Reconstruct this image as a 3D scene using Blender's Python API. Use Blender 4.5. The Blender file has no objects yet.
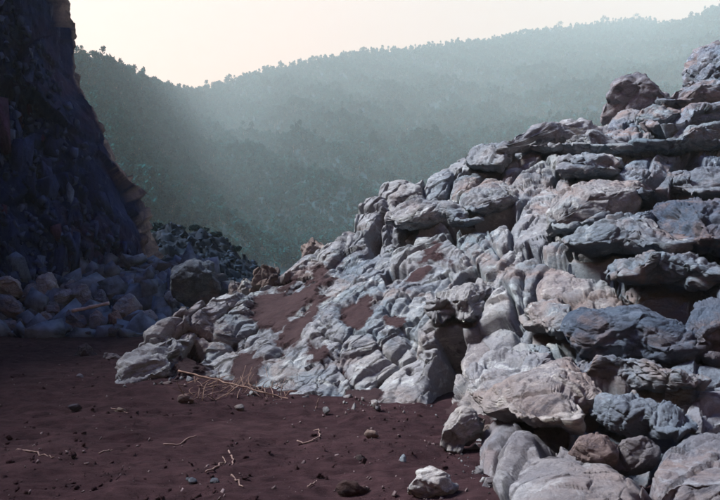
import bpy, math, random
import numpy as np
from mathutils import Vector

R = math.radians
rng = np.random.default_rng(7)
random.seed(7)
sc = bpy.context.scene
C = sc.collection

# ------------------------------------------------------------------ camera, sky, sun, exposure
F, CX, HY, EYE = 692.0, 360.0, 265.0, 1.6          # focal length, centre column, horizon row (photo pixels), eye height
cam_d = bpy.data.cameras.new('camera')
cam_d.sensor_width = 36.0
cam_d.lens = 36.0 * F / 720.0
cam_d.shift_y = 15.0 / 720.0
cam_d.clip_start, cam_d.clip_end = 0.1, 6000
cam = bpy.data.objects.new('camera', cam_d)
C.objects.link(cam)
cam.location = (0, 0, EYE)
cam.rotation_euler = (R(90), 0, 0)
sc.camera = cam

SUN_AZ, SUN_EL = R(-84), R(50)                     # azimuth from the view direction (+y), negative to the left
world = bpy.data.worlds.new('World')
sc.world = world
world.use_nodes = True
wn = world.node_tree.nodes
bg = wn['Background']
sky = wn.new('ShaderNodeTexSky')
sky.sky_type = 'NISHITA'
sky.sun_disc = False
sky.sun_elevation = SUN_EL
sky.sun_rotation = SUN_AZ
sky.altitude = 200
sky.air_density = 0.8
sky.dust_density = 6.0
sky.ozone_density = 1.0
# hazy sky: creamy and bright towards the horizon, darkened and blued overhead to deepen and tint shadows, the same all round
tc = wn.new('ShaderNodeTexCoord')
sep = wn.new('ShaderNodeSeparateXYZ')
cr = wn.new('ShaderNodeValToRGB')
cr.color_ramp.interpolation = 'EASE'
cr.color_ramp.elements[0].position, cr.color_ramp.elements[0].color = 0.36, (1.0, 0.37, 0.11, 1)
cr.color_ramp.elements[1].position, cr.color_ramp.elements[1].color = 0.80, (0.045, 0.125, 0.42, 1)
tint = wn.new('ShaderNodeMix')
tint.data_type, tint.blend_type = 'RGBA', 'MULTIPLY'
tint.inputs[0].default_value = 1.0
lk = world.node_tree.links
lk.new(tc.outputs['Generated'], sep.inputs[0])
lk.new(sep.outputs[2], cr.inputs[0])
lk.new(sky.outputs[0], tint.inputs[6])
lk.new(cr.outputs[0], tint.inputs[7])
lk.new(tint.outputs[2], bg.inputs[0])
bg.inputs[1].default_value = 0.108

sun_d = bpy.data.lights.new('sun', 'SUN')
sun_d.energy = 4.8
sun_d.angle = R(16)
sun_d.color = (1.0, 0.94, 0.86)
sun = bpy.data.objects.new('sun', sun_d)
C.objects.link(sun)
sdir = Vector((math.sin(SUN_AZ) * math.cos(SUN_EL), math.cos(SUN_AZ) * math.cos(SUN_EL), math.sin(SUN_EL)))
sun.rotation_euler = sdir.to_track_quat('Z', 'Y').to_euler()
sun.location = (-20, 20, 40)

sc.view_settings.view_transform = 'Standard'
sc.view_settings.look = 'None'
sc.view_settings.exposure = 1.95
sc.view_settings.gamma = 1.0
sc.view_settings.use_curve_mapping = False
sc.cycles.use_denoising = True
sc.cycles.max_bounces = 6
sc.cycles.diffuse_bounces = 3
sc.cycles.volume_bounces = 1
sc.cycles.volume_step_rate = 4

# ------------------------------------------------------------------ noise
_perm = np.random.default_rng(3).permutation(256)
_perm = np.concatenate([_perm, _perm, _perm])
_g = np.random.default_rng(4).normal(size=(256, 3))
_g /= np.linalg.norm(_g, axis=1)[:, None]


def perlin(p):
    i = np.floor(p).astype(np.int64)
    f = p - i
    i &= 255
    u = f * f * f * (f * (f * 6 - 15) + 10)
    out = 0
    for dx in (0, 1):
        for dy in (0, 1):
            for dz in (0, 1):
                h = _perm[_perm[_perm[(i[:, 0] + dx) & 255] + ((i[:, 1] + dy) & 255)] + ((i[:, 2] + dz) & 255)]
                g = _g[h]
                d = g[:, 0] * (f[:, 0] - dx) + g[:, 1] * (f[:, 1] - dy) + g[:, 2] * (f[:, 2] - dz)
                w = (u[:, 0] if dx else 1 - u[:, 0]) * (u[:, 1] if dy else 1 - u[:, 1]) * (u[:, 2] if dz else 1 - u[:, 2])
                out = out + d * w
    return out * 1.5


def fbm(p, oct=4, gain=0.5):
    a, s, out = 1.0, 1.0, 0
    for k in range(oct):
        out = out + a * perlin(p * s + 17.3 * k)
        a *= gain
        s *= 2.03
    return out


def ridged(p, oct=3):
    a, s, out = 1.0, 1.0, 0
    for k in range(oct):
        out = out + a * (1 - np.abs(perlin(p * s + 9.1 * k)))
        a *= 0.5
        s *= 2.1
    return out / 1.75


def hash01(i):
    x = (i[:, 0] * 73856093) ^ (i[:, 1] * 19349663) ^ (i[:, 2] * 83492791)
    x = (x ^ (x >> 13)) * 1274126177 & 0x7fffffff
    return (x % 100003) / 100003.0


def pits(p, frac=0.35):
    """depth 0..1 of rounded solution pits scattered in space"""
    b = np.floor(p).astype(np.int64)
    out = np.zeros(len(p))
    for dx in (-1, 0, 1):
        for dy in (-1, 0, 1):
            for dz in (-1, 0, 1):
                c = b + np.array([dx, dy, dz])
                h = hash01(c)
                o = np.stack([hash01(c + 11), hash01(c + 37), hash01(c + 71)], 1)
                r = 0.22 + 0.38 * hash01(c + 101)
                d = np.linalg.norm(c + o - p, axis=1) / r
                v = np.clip(1 - d, 0, 1)
                out = np.maximum(out, np.where(h < frac, v * v * (3 - 2 * v) * r * 2, 0))
    return out


def cells(p, jit=0.95):
    """broken planes: per cell a random step, a random tilt, and the distance to the joint between cells"""
    b = np.floor(p).astype(np.int64)
    n = len(p)
    f1, f2 = np.full(n, 9.0), np.full(n, 9.0)
    cid = np.zeros((n, 3), np.int64)
    vec = np.zeros((n, 3))
    for dx in (-1, 0, 1):
        for dy in (-1, 0, 1):
            for dz in (-1, 0, 1):
                c = b + np.array([dx, dy, dz])
                o = np.stack([hash01(c + 5), hash01(c + 29), hash01(c + 83)], 1) * jit
                v = p - (c + o)
                d = (v * v).sum(1)
                new = d < f1
                f2 = np.where(new, f1, np.minimum(f2, d))
                f1 = np.where(new, d, f1)
                cid[new] = c[new]
                vec[new] = v[new]
    step = hash01(cid + 141) * 2 - 1
    tilt = np.stack([hash01(cid + 151), hash01(cid + 167), hash01(cid + 191)], 1) * 2 - 1
    return step, (vec * tilt).sum(1), np.sqrt(f2) - np.sqrt(f1)


class RBF:
    def __init__(self, pts, reg=0.02, log=True):
        a = np.array(pts, float)
        self.x = a[:, :2] / 100
        v = np.log(a[:, 2]) if log else a[:, 2]
        self.log = log
        n = len(a)
        K = self.k(self.x, self.x) + np.eye(n) * reg
        P = np.hstack([np.ones((n, 1)), self.x])
        A = np.block([[K, P], [P.T, np.zeros((3, 3))]])
        self.w = np.linalg.solve(A, np.concatenate([v, np.zeros(3)]))

    @staticmethod
    def k(a, b):
        r2 = ((a[:, None, :] - b[None]) ** 2).sum(-1)
        return 0.5 * r2 * np.log(r2 + 1e-9)

    def __call__(self, px, py):
        q = np.stack([np.ravel(px), np.ravel(py)], 1) / 100
        out = np.empty(len(q))
        for s in range(0, len(q), 20000):
            b = q[s:s + 20000]
            out[s:s + 20000] = self.k(b, self.x) @ self.w[:-3] + np.hstack([np.ones((len(b), 1)), b]) @ self.w[-3:]
        if self.log:
            out = np.exp(out)
        return out.reshape(np.shape(px))


def ray(px, py, D):
    """point seen at photo pixel (px, py) at distance D along the view axis"""
    px, py, D = np.broadcast_arrays(np.asarray(px, float), np.asarray(py, float), np.asarray(D, float))
    return np.stack([(px - CX) / F * D, D, EYE + (HY - py) / F * D], -1)


def far(pts):
    return [(a, b, d * (d / 400.0) ** 1.2) for a, b, d in pts]


class Sheet:
    """a sloping surface given by its distance at some pixels, tabulated for fast lookup"""
    def __init__(self, pts, x0, x1, y0, y1, step, reg=0.02):
        self.x0, self.y0, self.st = x0, y0, step
        xs = np.arange(x0, x1 + step, step)
        ys = np.arange(y0, y1 + step, step)
        X, Y = np.meshgrid(xs, ys)
        self.D = RBF(pts, reg)(X, Y)
        self.P = ray(X, Y, self.D)
        du = np.gradient(self.P, axis=1)
        dv = np.gradient(self.P, axis=0)
        n = np.cross(dv, du)
        n /= np.linalg.norm(n, axis=-1)[..., None]
        n[n[..., 1] > 0.2] *= 1
        self.N = n

    def look(self, A, px, py):
        gx = np.clip((px - self.x0) / self.st, 0, A.shape[1] - 1.001)
        gy = np.clip((py - self.y0) / self.st, 0, A.shape[0] - 1.001)
        i, j = np.floor(gx).astype(int), np.floor(gy).astype(int)
        a, b = (gx - i)[..., None], (gy - j)[..., None]
        A = A if A.ndim == 3 else A[..., None]
        return A[j, i] * (1 - a) * (1 - b) + A[j, i + 1] * a * (1 - b) + A[j + 1, i] * (1 - a) * b + A[j + 1, i + 1] * a * b

    def at(self, px, py):
        D = self.look(self.D, px, py)[..., 0]
        n = self.look(self.N, px, py)
        n = n / np.linalg.norm(n, axis=-1)[..., None]
        return ray(px, py, D), n


# ------------------------------------------------------------------ materials
def newmat(name, rough=0.9, spec=0.05):
    m = bpy.data.materials.new(name)
    m.use_nodes = True
    nt = m.node_tree
    b = nt.nodes['Principled BSDF']
    b.inputs['Roughness'].default_value = rough
    b.inputs['Specular IOR Level'].default_value = spec
    return m, nt, b


def N(nt, kind, **kw):
    n = nt.nodes.new(kind)
    for k, v in kw.items():
        setattr(n, k, v)
    return n


def noise_node(nt, vec, scale, detail=5, rough=0.6, dist=0.0):
    n = N(nt, 'ShaderNodeTexNoise')
    n.inputs['Scale'].default_value = scale
    n.inputs['Detail'].default_value = detail
    n.inputs['Roughness'].default_value = rough
    n.inputs['Distortion'].default_value = dist
    nt.links.new(vec, n.inputs['Vector'])
    return n.outputs['Fac']


def ramp(nt, fac, a, b):
    n = N(nt, 'ShaderNodeMapRange')
    n.inputs['From Min'].default_value = a
    n.inputs['From Max'].default_value = b
    n.clamp = True
    nt.links.new(fac, n.inputs['Value'])
    return n.outputs['Result']


def mixc(nt, fac, a, b, mode='MIX'):
    n = N(nt, 'ShaderNodeMix', data_type='RGBA', blend_type=mode)
    for s, v in ((0, fac), (6, a), (7, b)):
        if isinstance(v, (tuple, float, int)):
            n.inputs[s].default_value = v if s == 0 else (*v, 1)
        else:
            nt.links.new(v, n.inputs[s])
    return n.outputs[2]


def scaled(nt, vec, s, rot=(0, 0, 0)):
    n = N(nt, 'ShaderNodeMapping')
    n.inputs['Scale'].default_value = s
    n.inputs['Rotation'].default_value = rot
    nt.links.new(vec, n.inputs['Vector'])
    return n.outputs[0]


def bump(nt, bsdf, pairs):
    prev = None
    for h, strength, dist in pairs:
        n = N(nt, 'ShaderNodeBump')
        n.inputs['Strength'].default_value = strength
        n.inputs['Distance'].default_value = dist
        nt.links.new(h, n.inputs['Height'])
        if prev:
            nt.links.new(prev, n.inputs['Normal'])
        prev = n.outputs[0]
    nt.links.new(prev, bsdf.inputs['Normal'])


def rock_material(soil=False):
    m, nt, b = newmat('limestone_with_soil' if soil else 'weathered_limestone', 0.88, 0.15)
    pos = N(nt, 'ShaderNodeNewGeometry').outputs['Position']
    col = N(nt, 'ShaderNodeObjectInfo').outputs['Color']
    dip = scaled(nt, pos, (0.85, 0.85, 1.5), (0.5, -0.4, 0.2))
    big = ramp(nt, noise_node(nt, pos, 0.9, 4, 0.55, 0.6), 0.3, 0.7)
    c = mixc(nt, big, mixc(nt, 1.0, col, (0.66, 0.68, 0.76), 'MULTIPLY'), mixc(nt, 1.0, col, (1.18, 1.15, 1.12), 'MULTIPLY'))
    teal = ramp(nt, noise_node(nt, pos, 0.45, 4, 0.6, 0.8), 0.48, 0.62)
    c = mixc(nt, N_mul(nt, teal, 0.6), c, mixc(nt, 1.0, c, (0.70, 0.92, 1.02), 'MULTIPLY'))
    warm = ramp(nt, noise_node(nt, dip, 0.8, 6, 0.65, 0.7), 0.50, 0.64)
    c = mixc(nt, N_mul(nt, warm, 0.62), c, (0.23, 0.175, 0.16))
    lich = ramp(nt, noise_node(nt, dip, 3.2, 8, 0.7, 0.8), 0.54, 0.62)
    c = mixc(nt, N_mul(nt, lich, 0.75), c, mixc(nt, 1.0, col, (1.62, 1.68, 1.66), 'MULTIPLY'))
    dark = ramp(nt, noise_node(nt, dip, 2.3, 9, 0.72, 1.0), 0.56, 0.66)
    c = mixc(nt, N_mul(nt, dark, 0.72), c, (0.022, 0.026, 0.048))
    spk = ramp(nt, noise_node(nt, pos, 26, 6, 0.75), 0.35, 0.7)
    c = mixc(nt, 0.45, c, mixc(nt, spk, (0.55, 0.55, 0.58), (1.35, 1.35, 1.33)), 'MULTIPLY')
    if soil:
        at = N(nt, 'ShaderNodeAttribute', attribute_name='soil').outputs['Fac']
        ad = N(nt, 'ShaderNodeMath', operation='ADD')
        nt.links.new(at, ad.inputs[0])
        nt.links.new(noise_node(nt, pos, 5, 6, 0.7), ad.inputs[1])
        sn = mixc(nt, ramp(nt, noise_node(nt, pos, 6, 7, 0.7), 0.3, 0.75), (0.026, 0.0145, 0.0195), (0.054, 0.033, 0.038))
        c = mixc(nt, ramp(nt, ad.outputs[0], 0.82, 1.18), c, sn)
    nt.links.new(c, b.inputs['Base Color'])
    wv = N(nt, 'ShaderNodeVectorMath', operation='MULTIPLY_ADD')
    wn_ = N(nt, 'ShaderNodeTexNoise')
    wn_.inputs['Scale'].default_value = 2.2
    wn_.inputs['Detail'].default_value = 4
    nt.links.new(pos, wn_.inputs['Vector'])
    nt.links.new(wn_.outputs['Color'], wv.inputs[0])
    wv.inputs[1].default_value = (.35, .35, .35)
    nt.links.new(dip, wv.inputs[2])
    vo = N(nt, 'ShaderNodeTexVoronoi', feature='DISTANCE_TO_EDGE')
    vo.inputs['Scale'].default_value = 3.0
    nt.links.new(wv.outputs[0], vo.inputs['Vector'])
    ck = ramp(nt, vo.outputs['Distance'], 0.0, 0.045)
    bump(nt, b, [(ck, 0.55, 0.035), (noise_node(nt, dip, 6, 11, 0.76, 0.3), 0.95, 0.10), (noise_node(nt, pos, 40, 6, 0.8), 0.9, 0.022)])
    return m


def N_mul(nt, v, k):
    n = N(nt, 'ShaderNodeMath', operation='MULTIPLY')
    nt.links.new(v, n.inputs[0])
    n.inputs[1].default_value = k
    return n.outputs[0]


def soil_material():
    m, nt, b = newmat('red_brown_soil', 0.95)
    pos = N(nt, 'ShaderNodeNewGeometry').outputs['Position']
    big = ramp(nt, noise_node(nt, pos, 0.6, 5, 0.6, 0.4), 0.3, 0.7)
    c = mixc(nt, big, (0.026, 0.0145, 0.020), (0.056, 0.034, 0.041))
    mid = ramp(nt, noise_node(nt, pos, 6, 7, 0.7), 0.3, 0.75)
    c = mixc(nt, 0.9, c, mixc(nt, mid, (0.42, 0.40, 0.42), (1.6, 1.5, 1.45)), 'MULTIPLY')
    spk = ramp(nt, noise_node(nt, pos, 60, 4, 0.8), 0.62, 0.72)
    c = mixc(nt, N_mul(nt, spk, 0.5), c, (0.16, 0.13, 0.13))
    nt.links.new(c, b.inputs['Base Color'])
    bump(nt, b, [(noise_node(nt, pos, 8, 10, 0.78), 1.0, 0.10), (noise_node(nt, pos, 60, 5, 0.8), 1.0, 0.02)])
    return m


def cliff_material():
    m, nt, b = newmat('dark_quarry_rock', 0.82)
    pos = N(nt, 'ShaderNodeNewGeometry').outputs['Position']
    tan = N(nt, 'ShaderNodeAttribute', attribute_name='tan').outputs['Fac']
    st = scaled(nt, pos, (1.5, 1.5, 0.5))
    a = ramp(nt, noise_node(nt, st, 0.8, 5, 0.6, 0.5), 0.32, 0.68)
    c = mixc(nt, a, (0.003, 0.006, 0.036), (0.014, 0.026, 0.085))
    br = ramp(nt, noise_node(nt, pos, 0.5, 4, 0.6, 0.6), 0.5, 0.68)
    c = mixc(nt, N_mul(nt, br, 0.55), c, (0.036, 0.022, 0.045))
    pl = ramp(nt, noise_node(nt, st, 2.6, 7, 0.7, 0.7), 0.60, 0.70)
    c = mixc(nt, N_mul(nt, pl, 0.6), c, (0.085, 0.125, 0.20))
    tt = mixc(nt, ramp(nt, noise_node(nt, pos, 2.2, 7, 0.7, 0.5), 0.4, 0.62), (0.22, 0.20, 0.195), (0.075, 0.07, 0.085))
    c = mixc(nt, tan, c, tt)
    nt.links.new(c, b.inputs['Base Color'])
    bump(nt, b, [(noise_node(nt, st, 3, 9, 0.7, 0.5), 0.8, 0.15), (noise_node(nt, pos, 18, 6, 0.7), 0.6, 0.03)])
    return m


def tinted(name):
    m, nt, b = newmat(name, 0.8)
    pos = N(nt, 'ShaderNodeNewGeometry').outputs['Position']
    col = N(nt, 'ShaderNodeObjectInfo').outputs['Color']
    n = ramp(nt, noise_node(nt, scaled(nt, pos, (1.5, 1.5, .6)), 3.5, 8, 0.72, .6), 0.36, 0.66)
    c = mixc(nt, n, mixc(nt, 1.0, col, (.5, .5, .55), 'MULTIPLY'), mixc(nt, 1.0, col, (1.7, 1.65, 1.55), 'MULTIPLY'))
    nt.links.new(c, b.inputs['Base Color'])
    bump(nt, b, [(noise_node(nt, pos, 6, 8, 0.7, .5), 0.8, 0.10)])
    return m


def plain(name, col, var=0.35, scale=8, rough=0.85):
    m, nt, b = newmat(name, rough)
    pos = N(nt, 'ShaderNodeNewGeometry').outputs['Position']
    n = ramp(nt, noise_node(nt, pos, scale, 5, 0.65), 0.3, 0.7)
    nt.links.new(mixc(nt, n, tuple(x * (1 - var) for x in col), tuple(x * (1 + var) for x in col)), b.inputs['Base Color'])
    return m


def leaf_material(name, c0, c1):
    m, nt, b = newmat(name, 0.9, 0.0)
    rnd = N(nt, 'ShaderNodeObjectInfo').outputs['Random']
    pos = N(nt, 'ShaderNodeNewGeometry').outputs['Position']
    patch = ramp(nt, noise_node(nt, pos, 0.016, 3, 0.6), 0.35, 0.65)
    mx = N(nt, 'ShaderNodeMath', operation='MULTIPLY_ADD')
    nt.links.new(rnd, mx.inputs[0]); mx.inputs[1].default_value = 0.6
    nt.links.new(N_mul(nt, patch, 0.4), mx.inputs[2])
    nt.links.new(mixc(nt, mx.outputs[0], c0, c1), b.inputs['Base Color'])
    return m


def hill_material():
    m, nt, b = newmat('hillside_undergrowth', 0.95)
    pos = N(nt, 'ShaderNodeNewGeometry').outputs['Position']
    a = ramp(nt, noise_node(nt, pos, 0.02, 6, 0.6, 0.4), 0.35, 0.65)
    c = mixc(nt, a, (0.003, 0.014, 0.024), (0.008, 0.028, 0.038))
    d = ramp(nt, noise_node(nt, pos, 0.3, 5, 0.7), 0.3, 0.7)
    c = mixc(nt, 0.5, c, mixc(nt, d, (0.5, 0.5, 0.5), (1.5, 1.5, 1.4)), 'MULTIPLY')
    nt.links.new(c, b.inputs['Base Color'])
    return m


M = dict(shard=tinted('cliff_blocks'), rock=rock_material(), bed=rock_material(True), soil=soil_material(), cliff=cliff_material(), hill=hill_material(),
         leaf=leaf_material('hill_tree_leaves', (0.002, 0.022, 0.034), (0.010, 0.072, 0.076)),
         bush=leaf_material('dark_bush_leaves', (0.010, 0.025, 0.034), (0.022, 0.045, 0.05)),
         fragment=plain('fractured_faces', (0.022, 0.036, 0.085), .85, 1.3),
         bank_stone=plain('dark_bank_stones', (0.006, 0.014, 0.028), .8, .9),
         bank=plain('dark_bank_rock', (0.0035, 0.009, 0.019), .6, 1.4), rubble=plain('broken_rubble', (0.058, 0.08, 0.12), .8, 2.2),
         bark=plain('tree_bark', (0.12, 0.10, 0.085)),
         twig=plain('dry_twig', (0.13, 0.095, 0.09), 0.35, 20),
         straw=plain('dead_stalks', (0.15, 0.105, 0.09), 0.4, 14),
         plank=plain('bleached_branch', (0.27, 0.25, 0.25), 0.25, 14),
         gravel=plain('gravel_chips', (0.085, 0.068, 0.075), 0.6, 9))


# ------------------------------------------------------------------ mesh helpers
def tag(o, label=None, cat=None, group=None, kind=None):
    for k, v in (('label', label), ('category', cat), ('group', group), ('kind', kind)):
        if v:
            o[k] = v
    return o


def mesh_obj(name, verts, faces, mat, parent=None, origin=None, smooth=True, attrs=None):
    verts = np.asarray(verts, float)
    o3 = np.asarray(origin if origin is not None else (0, 0, 0), float)
    me = bpy.data.meshes.new(name)
    faces = np.asarray(faces)
    nv, nf, k = len(verts), len(faces), faces.shape[1]
    me.vertices.add(nv)
    me.vertices.foreach_set('co', (verts - o3).astype(np.float32).ravel())
    me.loops.add(nf * k)
    me.loops.foreach_set('vertex_index', faces.astype(np.int32).ravel())
    me.polygons.add(nf)
    me.polygons.foreach_set('loop_start', np.arange(0, nf * k, k, dtype=np.int32))
    if smooth:
        me.polygons.foreach_set('use_smooth', np.ones(nf, bool))
    me.update(calc_edges=True)
    for an, av in (attrs or {}).items():
        at = me.attributes.new(an, 'FLOAT', 'POINT')
        at.data.foreach_set('value', np.asarray(av, np.float32))
    me.materials.append(mat)
    o = bpy.data.objects.new(name, me)
    C.objects.link(o)
    if parent is not None:
        o.parent = parent
        o.location = o3 - np.array(parent.location)
    else:
        o.location = o3
    return o


def empty(name, loc):
    o = bpy.data.objects.new(name, None)
    C.objects.link(o)
    o.location = loc
    o.empty_display_size = 0.3
    return o


def grid_faces(nr, nc):
    i = np.arange(nr * nc).reshape(nr, nc)
    return np.stack([i[:-1, :-1].ravel(), i[:-1, 1:].ravel(), i[1:, 1:].ravel(), i[1:, :-1].ravel()], 1)


_ico = {}


def ico(level):
    if level not in _ico:
        import bmesh
        bm = bmesh.new()
        bmesh.ops.create_icosphere(bm, subdivisions=level, radius=1)
        v = np.array([x.co[:] for x in bm.verts])
        f = np.array([[x.index for x in p.verts] for p in bm.faces])
        bm.free()
        _ico[level] = (v, f)
    return _ico[level]


def vnormals(v, f):
    a, b, c = v[f[:, 0]], v[f[:, 1]], v[f[:, 2]]
    n = np.cross(b - a, c - a)
    out = np.zeros_like(v)
    for k in range(3):
        np.add.at(out, f[:, k], n)
    return out / (np.linalg.norm(out, axis=1)[:, None] + 1e-12)


def inside_dist(px, py, poly):
    """signed pixel distance to a polygon, positive inside"""
    poly = np.asarray(poly, float)
    d = np.full(np.shape(px), 1e9)
    ins = np.zeros(np.shape(px), bool)
    for a, b in zip(poly, np.roll(poly, -1, 0)):
        e = b - a
        t = np.clip(((px - a[0]) * e[0] + (py - a[1]) * e[1]) / (e @ e + 1e-9), 0, 1)
        d = np.minimum(d, np.hypot(px - a[0] - t * e[0], py - a[1] - t * e[1]))
        c = ((a[1] > py) != (b[1] > py)) & (px < (b[0] - a[0]) * (py - a[1]) / (b[1] - a[1] + 1e-12) + a[0])
        ins ^= c
    return np.where(ins, d, -d)


DIP = np.array([0.72, 0.40, 0.56])
DIP /= np.linalg.norm(DIP)


def dipspace(p, along, across):
    t = p @ DIP
    return (p - t[:, None] * DIP) * across + t[:, None] * DIP * along


PITS = [(526, 383, 8, .16), (513, 373, 4, .07), (508, 390, 5, .06), (548, 322, 6, .06), (571, 299, 5, .10), (598, 291, 5, .06),
        (629, 277, 9, .16), (455, 370, 5, .06), (430, 360, 4, .06), (455, 395, 4, .08), (590, 420, 5, .05), (410, 372, 4, .05),
        (505, 250, 4, .06), (523, 170, 5, .10), (575, 182, 6, .10), (560, 186, 4, .08), (312, 345, 5, .06), (345, 345, 4, .06)]


def rock(name, poly, parent=None, sheet=None, tf=0.42, lift=0.0, tip=0.10, col=(0.30, 0.31, 0.34), level=None, seed=None,
         rough=1.0, cuts=8, mat=None, back=1.0, depth=None, boxy=6.0, fac=1.0, thin=1.0, grow=1.0):
    """an irregular weathered rock whose outline and place on the slope follow the given polygon"""
    poly = np.asarray(poly, float)
    poly = poly.mean(0) + (poly - poly.mean(0)) * grow
    seed = int(abs(poly.sum()) * 7) % 99991 if seed is None else seed
    rg = np.random.default_rng(seed)
    seg = []
    for a, b in zip(poly, np.roll(poly, -1, 0)):
        for t in np.linspace(0, 1, 8, endpoint=False):
            seg.append(a + (b - a) * t)
    seg = np.array(seg)
    x, y = poly[:, 0], poly[:, 1]
    x2, y2 = np.roll(x, -1), np.roll(y, -1)
    cr = x * y2 - x2 * y
    A = cr.sum() / 2
    c = np.array([((x + x2) * cr).sum(), ((y + y2) * cr).sum()]) / (6 * A)
    cov = np.cov((seg - c).T)
    ev, E = np.linalg.eigh(cov)
    W = E @ np.diag(ev ** 0.5) @ E.T
    Wi = np.linalg.inv(W)
    q = (poly - c) @ Wi
    na = 240
    th = np.linspace(-math.pi, math.pi, na, endpoint=False)
    r = np.zeros(na)
    for a, b in zip(q, np.roll(q, -1, 0)):
        e = b - a
        den = np.cos(th) * e[1] - np.sin(th) * e[0]
        den = np.where(np.abs(den) < 1e-9, 1e-9, den)
        rr = (a[0] * e[1] - a[1] * e[0]) / den
        tt = (a[0] * np.sin(th) - a[1] * np.cos(th)) / den
        ok = (tt >= -1e-6) & (tt <= 1 + 1e-6) & (rr > 0)
        r = np.where(ok & (rr > r), rr, r)
    r[r == 0] = r[r > 0].mean()
    rs = sum(np.roll(r, k) for k in range(-2, 3)) / 5
    ext = math.sqrt(abs(A))
    if level is None:
        level = 6 if ext > 48 else 5 if ext > 17 else 4
    v, f = ico(level)
    an = np.arctan2(v[:, 1], v[:, 0])
    rad = np.interp(an, np.append(th, math.pi), np.append(rs, rs[0]))
    s = np.hypot(v[:, 0], v[:, 1])
    s = np.sin(np.arcsin(np.clip(s, 0, 1)) * 1.0) ** 0.9
    off = (np.stack([np.cos(an), np.sin(an)], 1) * (rad * s)[:, None]) @ W
    px, py = c[0] + off[:, 0], c[1] + off[:, 1]
    if sheet is None:
        P = ray(px, py, np.full(len(px), depth))
        nrm = np.tile(np.array([0, -0.75, 0.66]), (len(px), 1))
        P[:, 1] += (c[1] - py) / F * depth * 0.6            # the outline plane leans back
        P = ray(px, py, P[:, 1])
        c3, nc = ray(c[0], c[1], depth), nrm[0]
    else:
        P, nrm = sheet.at(px, py)
        c3, nc = sheet.at(c[:1], c[1:])
        c3, nc = c3[0], nc[0]
    size = ext / F * c3[1] * 1.25
    T = tf * size * thin
    prof = np.clip(1 - np.clip(s, 0, 1) ** boxy, 0, 1) ** 0.6
    h = np.where(v[:, 2] >= 0, prof * T, -prof * T * back - 0.0)
    # facets: cut the upper side with a few planes
    fl = (P - c3)
    loc = fl + nrm * h[:, None]
    half = max(1e-6, np.abs(py - c[1]).max())
    up = v[:, 2] > -0.05
    for k in range(cuts):
        d = rg.normal(size=3)
        d /= np.linalg.norm(d)
        d = d * 0.75 + nc * rg.uniform(0.55, 1.1)
        d /= np.linalg.norm(d)
        t = loc @ d
        lim = np.percentile(t[up], rg.uniform(70, 94))
        ex = np.clip(t - lim, 0, None)
        loc = np.where(up[:, None], loc - d * (ex * 0.93)[:, None], loc)
    loc = loc + nrm * (lift + tip * size * (py - c[1]) / half)[:, None]
    wp = loc + c3
    # weathering
    n = vnormals(wp, f)
    if (n * (wp - wp.mean(0))).sum() < 0:
        n = -n
        f = f[:, ::-1]
    wq = wp + rg.uniform(0, 0.6, 3)
    warp = np.stack([perlin(wq * 1.4 / max(size, .3) + 5), perlin(wq * 1.4 / max(size, .3) + 31), perlin(wq * 1.4 / max(size, .3) + 57)], 1)
    ws = wq + warp * 0.18 * size
    amp = size * rough
    m1 = min(1.0, size * 1.4)
    st, tl, ck = cells(dipspace(ws, 1.5, 2.6) / max(size, 0.25) + seed % 13)
    d = amp * fac * (0.05 * st + 0.12 * tl) - 0.05 * amp * fac * np.clip(1 - ck / 0.10, 0, 1)
    st, tl, ck = cells(dipspace(ws, 2.0, 4.2) * 1.25 + 3)
    d += rough * fac * m1 * (0.018 * st + 0.065 * tl - 0.040 * np.clip(1 - ck / 0.12, 0, 1))
    st, tl, ck = cells(ws * 8.0 + 7)
    d += rough * fac * min(1, size * 2) * (0.008 * st + 0.034 * tl)
    st, tl, ck = cells(ws * 17.0 + 2)
    d += rough * fac * min(1, size * 2) * (0.003 * st + 0.014 * tl)
    d += 0.06 * amp * fbm(ws * 1.3 / size, 3)
    d += 0.05 * amp * (ridged(ws * 1.6 / size, 3) - 0.75)
    d -= 0.085 * rough * pits(ws * 3.2, 0.25) * m1
    d -= 0.040 * rough * pits(ws * 8.0, 0.25) * min(1.0, size * 2)
    d += 0.030 * rough * fbm(wq * 5, 4) * min(1.0, size * 2)
    for (qx, qy, qr, qd) in PITS:
        if abs(qx - c[0]) < ext * 2 and abs(qy - c[1]) < ext * 2:
            dd = np.hypot(px - qx, (py - qy) * 1.2) / qr
            d -= np.where(v[:, 2] > 0, qd * np.exp(-dd ** 4), 0)
    wp = wp + n * d[:, None]
    o = mesh_obj(name, wp, f, mat or M['rock'], parent, c3)
    j = rg.uniform(0.90, 1.10)
    o.color = (col[0] * j, col[1] * j, col[2] * j, 1)
    return o


# ------------------------------------------------------------------ the ground
def dg(py):
    return EYE * F / (py - HY)


gx = np.concatenate([[-3000, -900, -300, -100, -45], np.linspace(-26, 22, 260), [40, 100, 300, 900, 3000]])
gy = np.concatenate([[-60, -20], np.linspace(-4, 3, 24), 3.05 + np.linspace(0, 1, 330) ** 1.6 * 21, [27, 35, 60, 150, 400, 900, 3000]])
X, Y = np.meshgrid(gx, gy)
p = np.stack([X.ravel(), Y.ravel(), np.zeros(X.size)], 1)
near = np.clip(1 - (np.hypot(p[:, 0], p[:, 1] - 8) - 14) / 10, 0, 1)
z = 0.06 * fbm(p * 0.5, 3) + 0.05 * fbm(p * 2.1 + 4, 3) + 0.035 * fbm(p * 7 + 9, 3)
z = z * near
p[:, 2] = z
tag(mesh_obj('ground', p, grid_faces(len(gy), len(gx)), M['soil']), kind='structure')


def ground_z(x, y):
    q = np.array([[x, y, 0.0]])
    return float(0.06 * fbm(q * 0.5, 3)[0] + 0.05 * fbm(q * 2.1 + 4, 3)[0] + 0.035 * fbm(q * 7 + 9, 3)[0])


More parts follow.
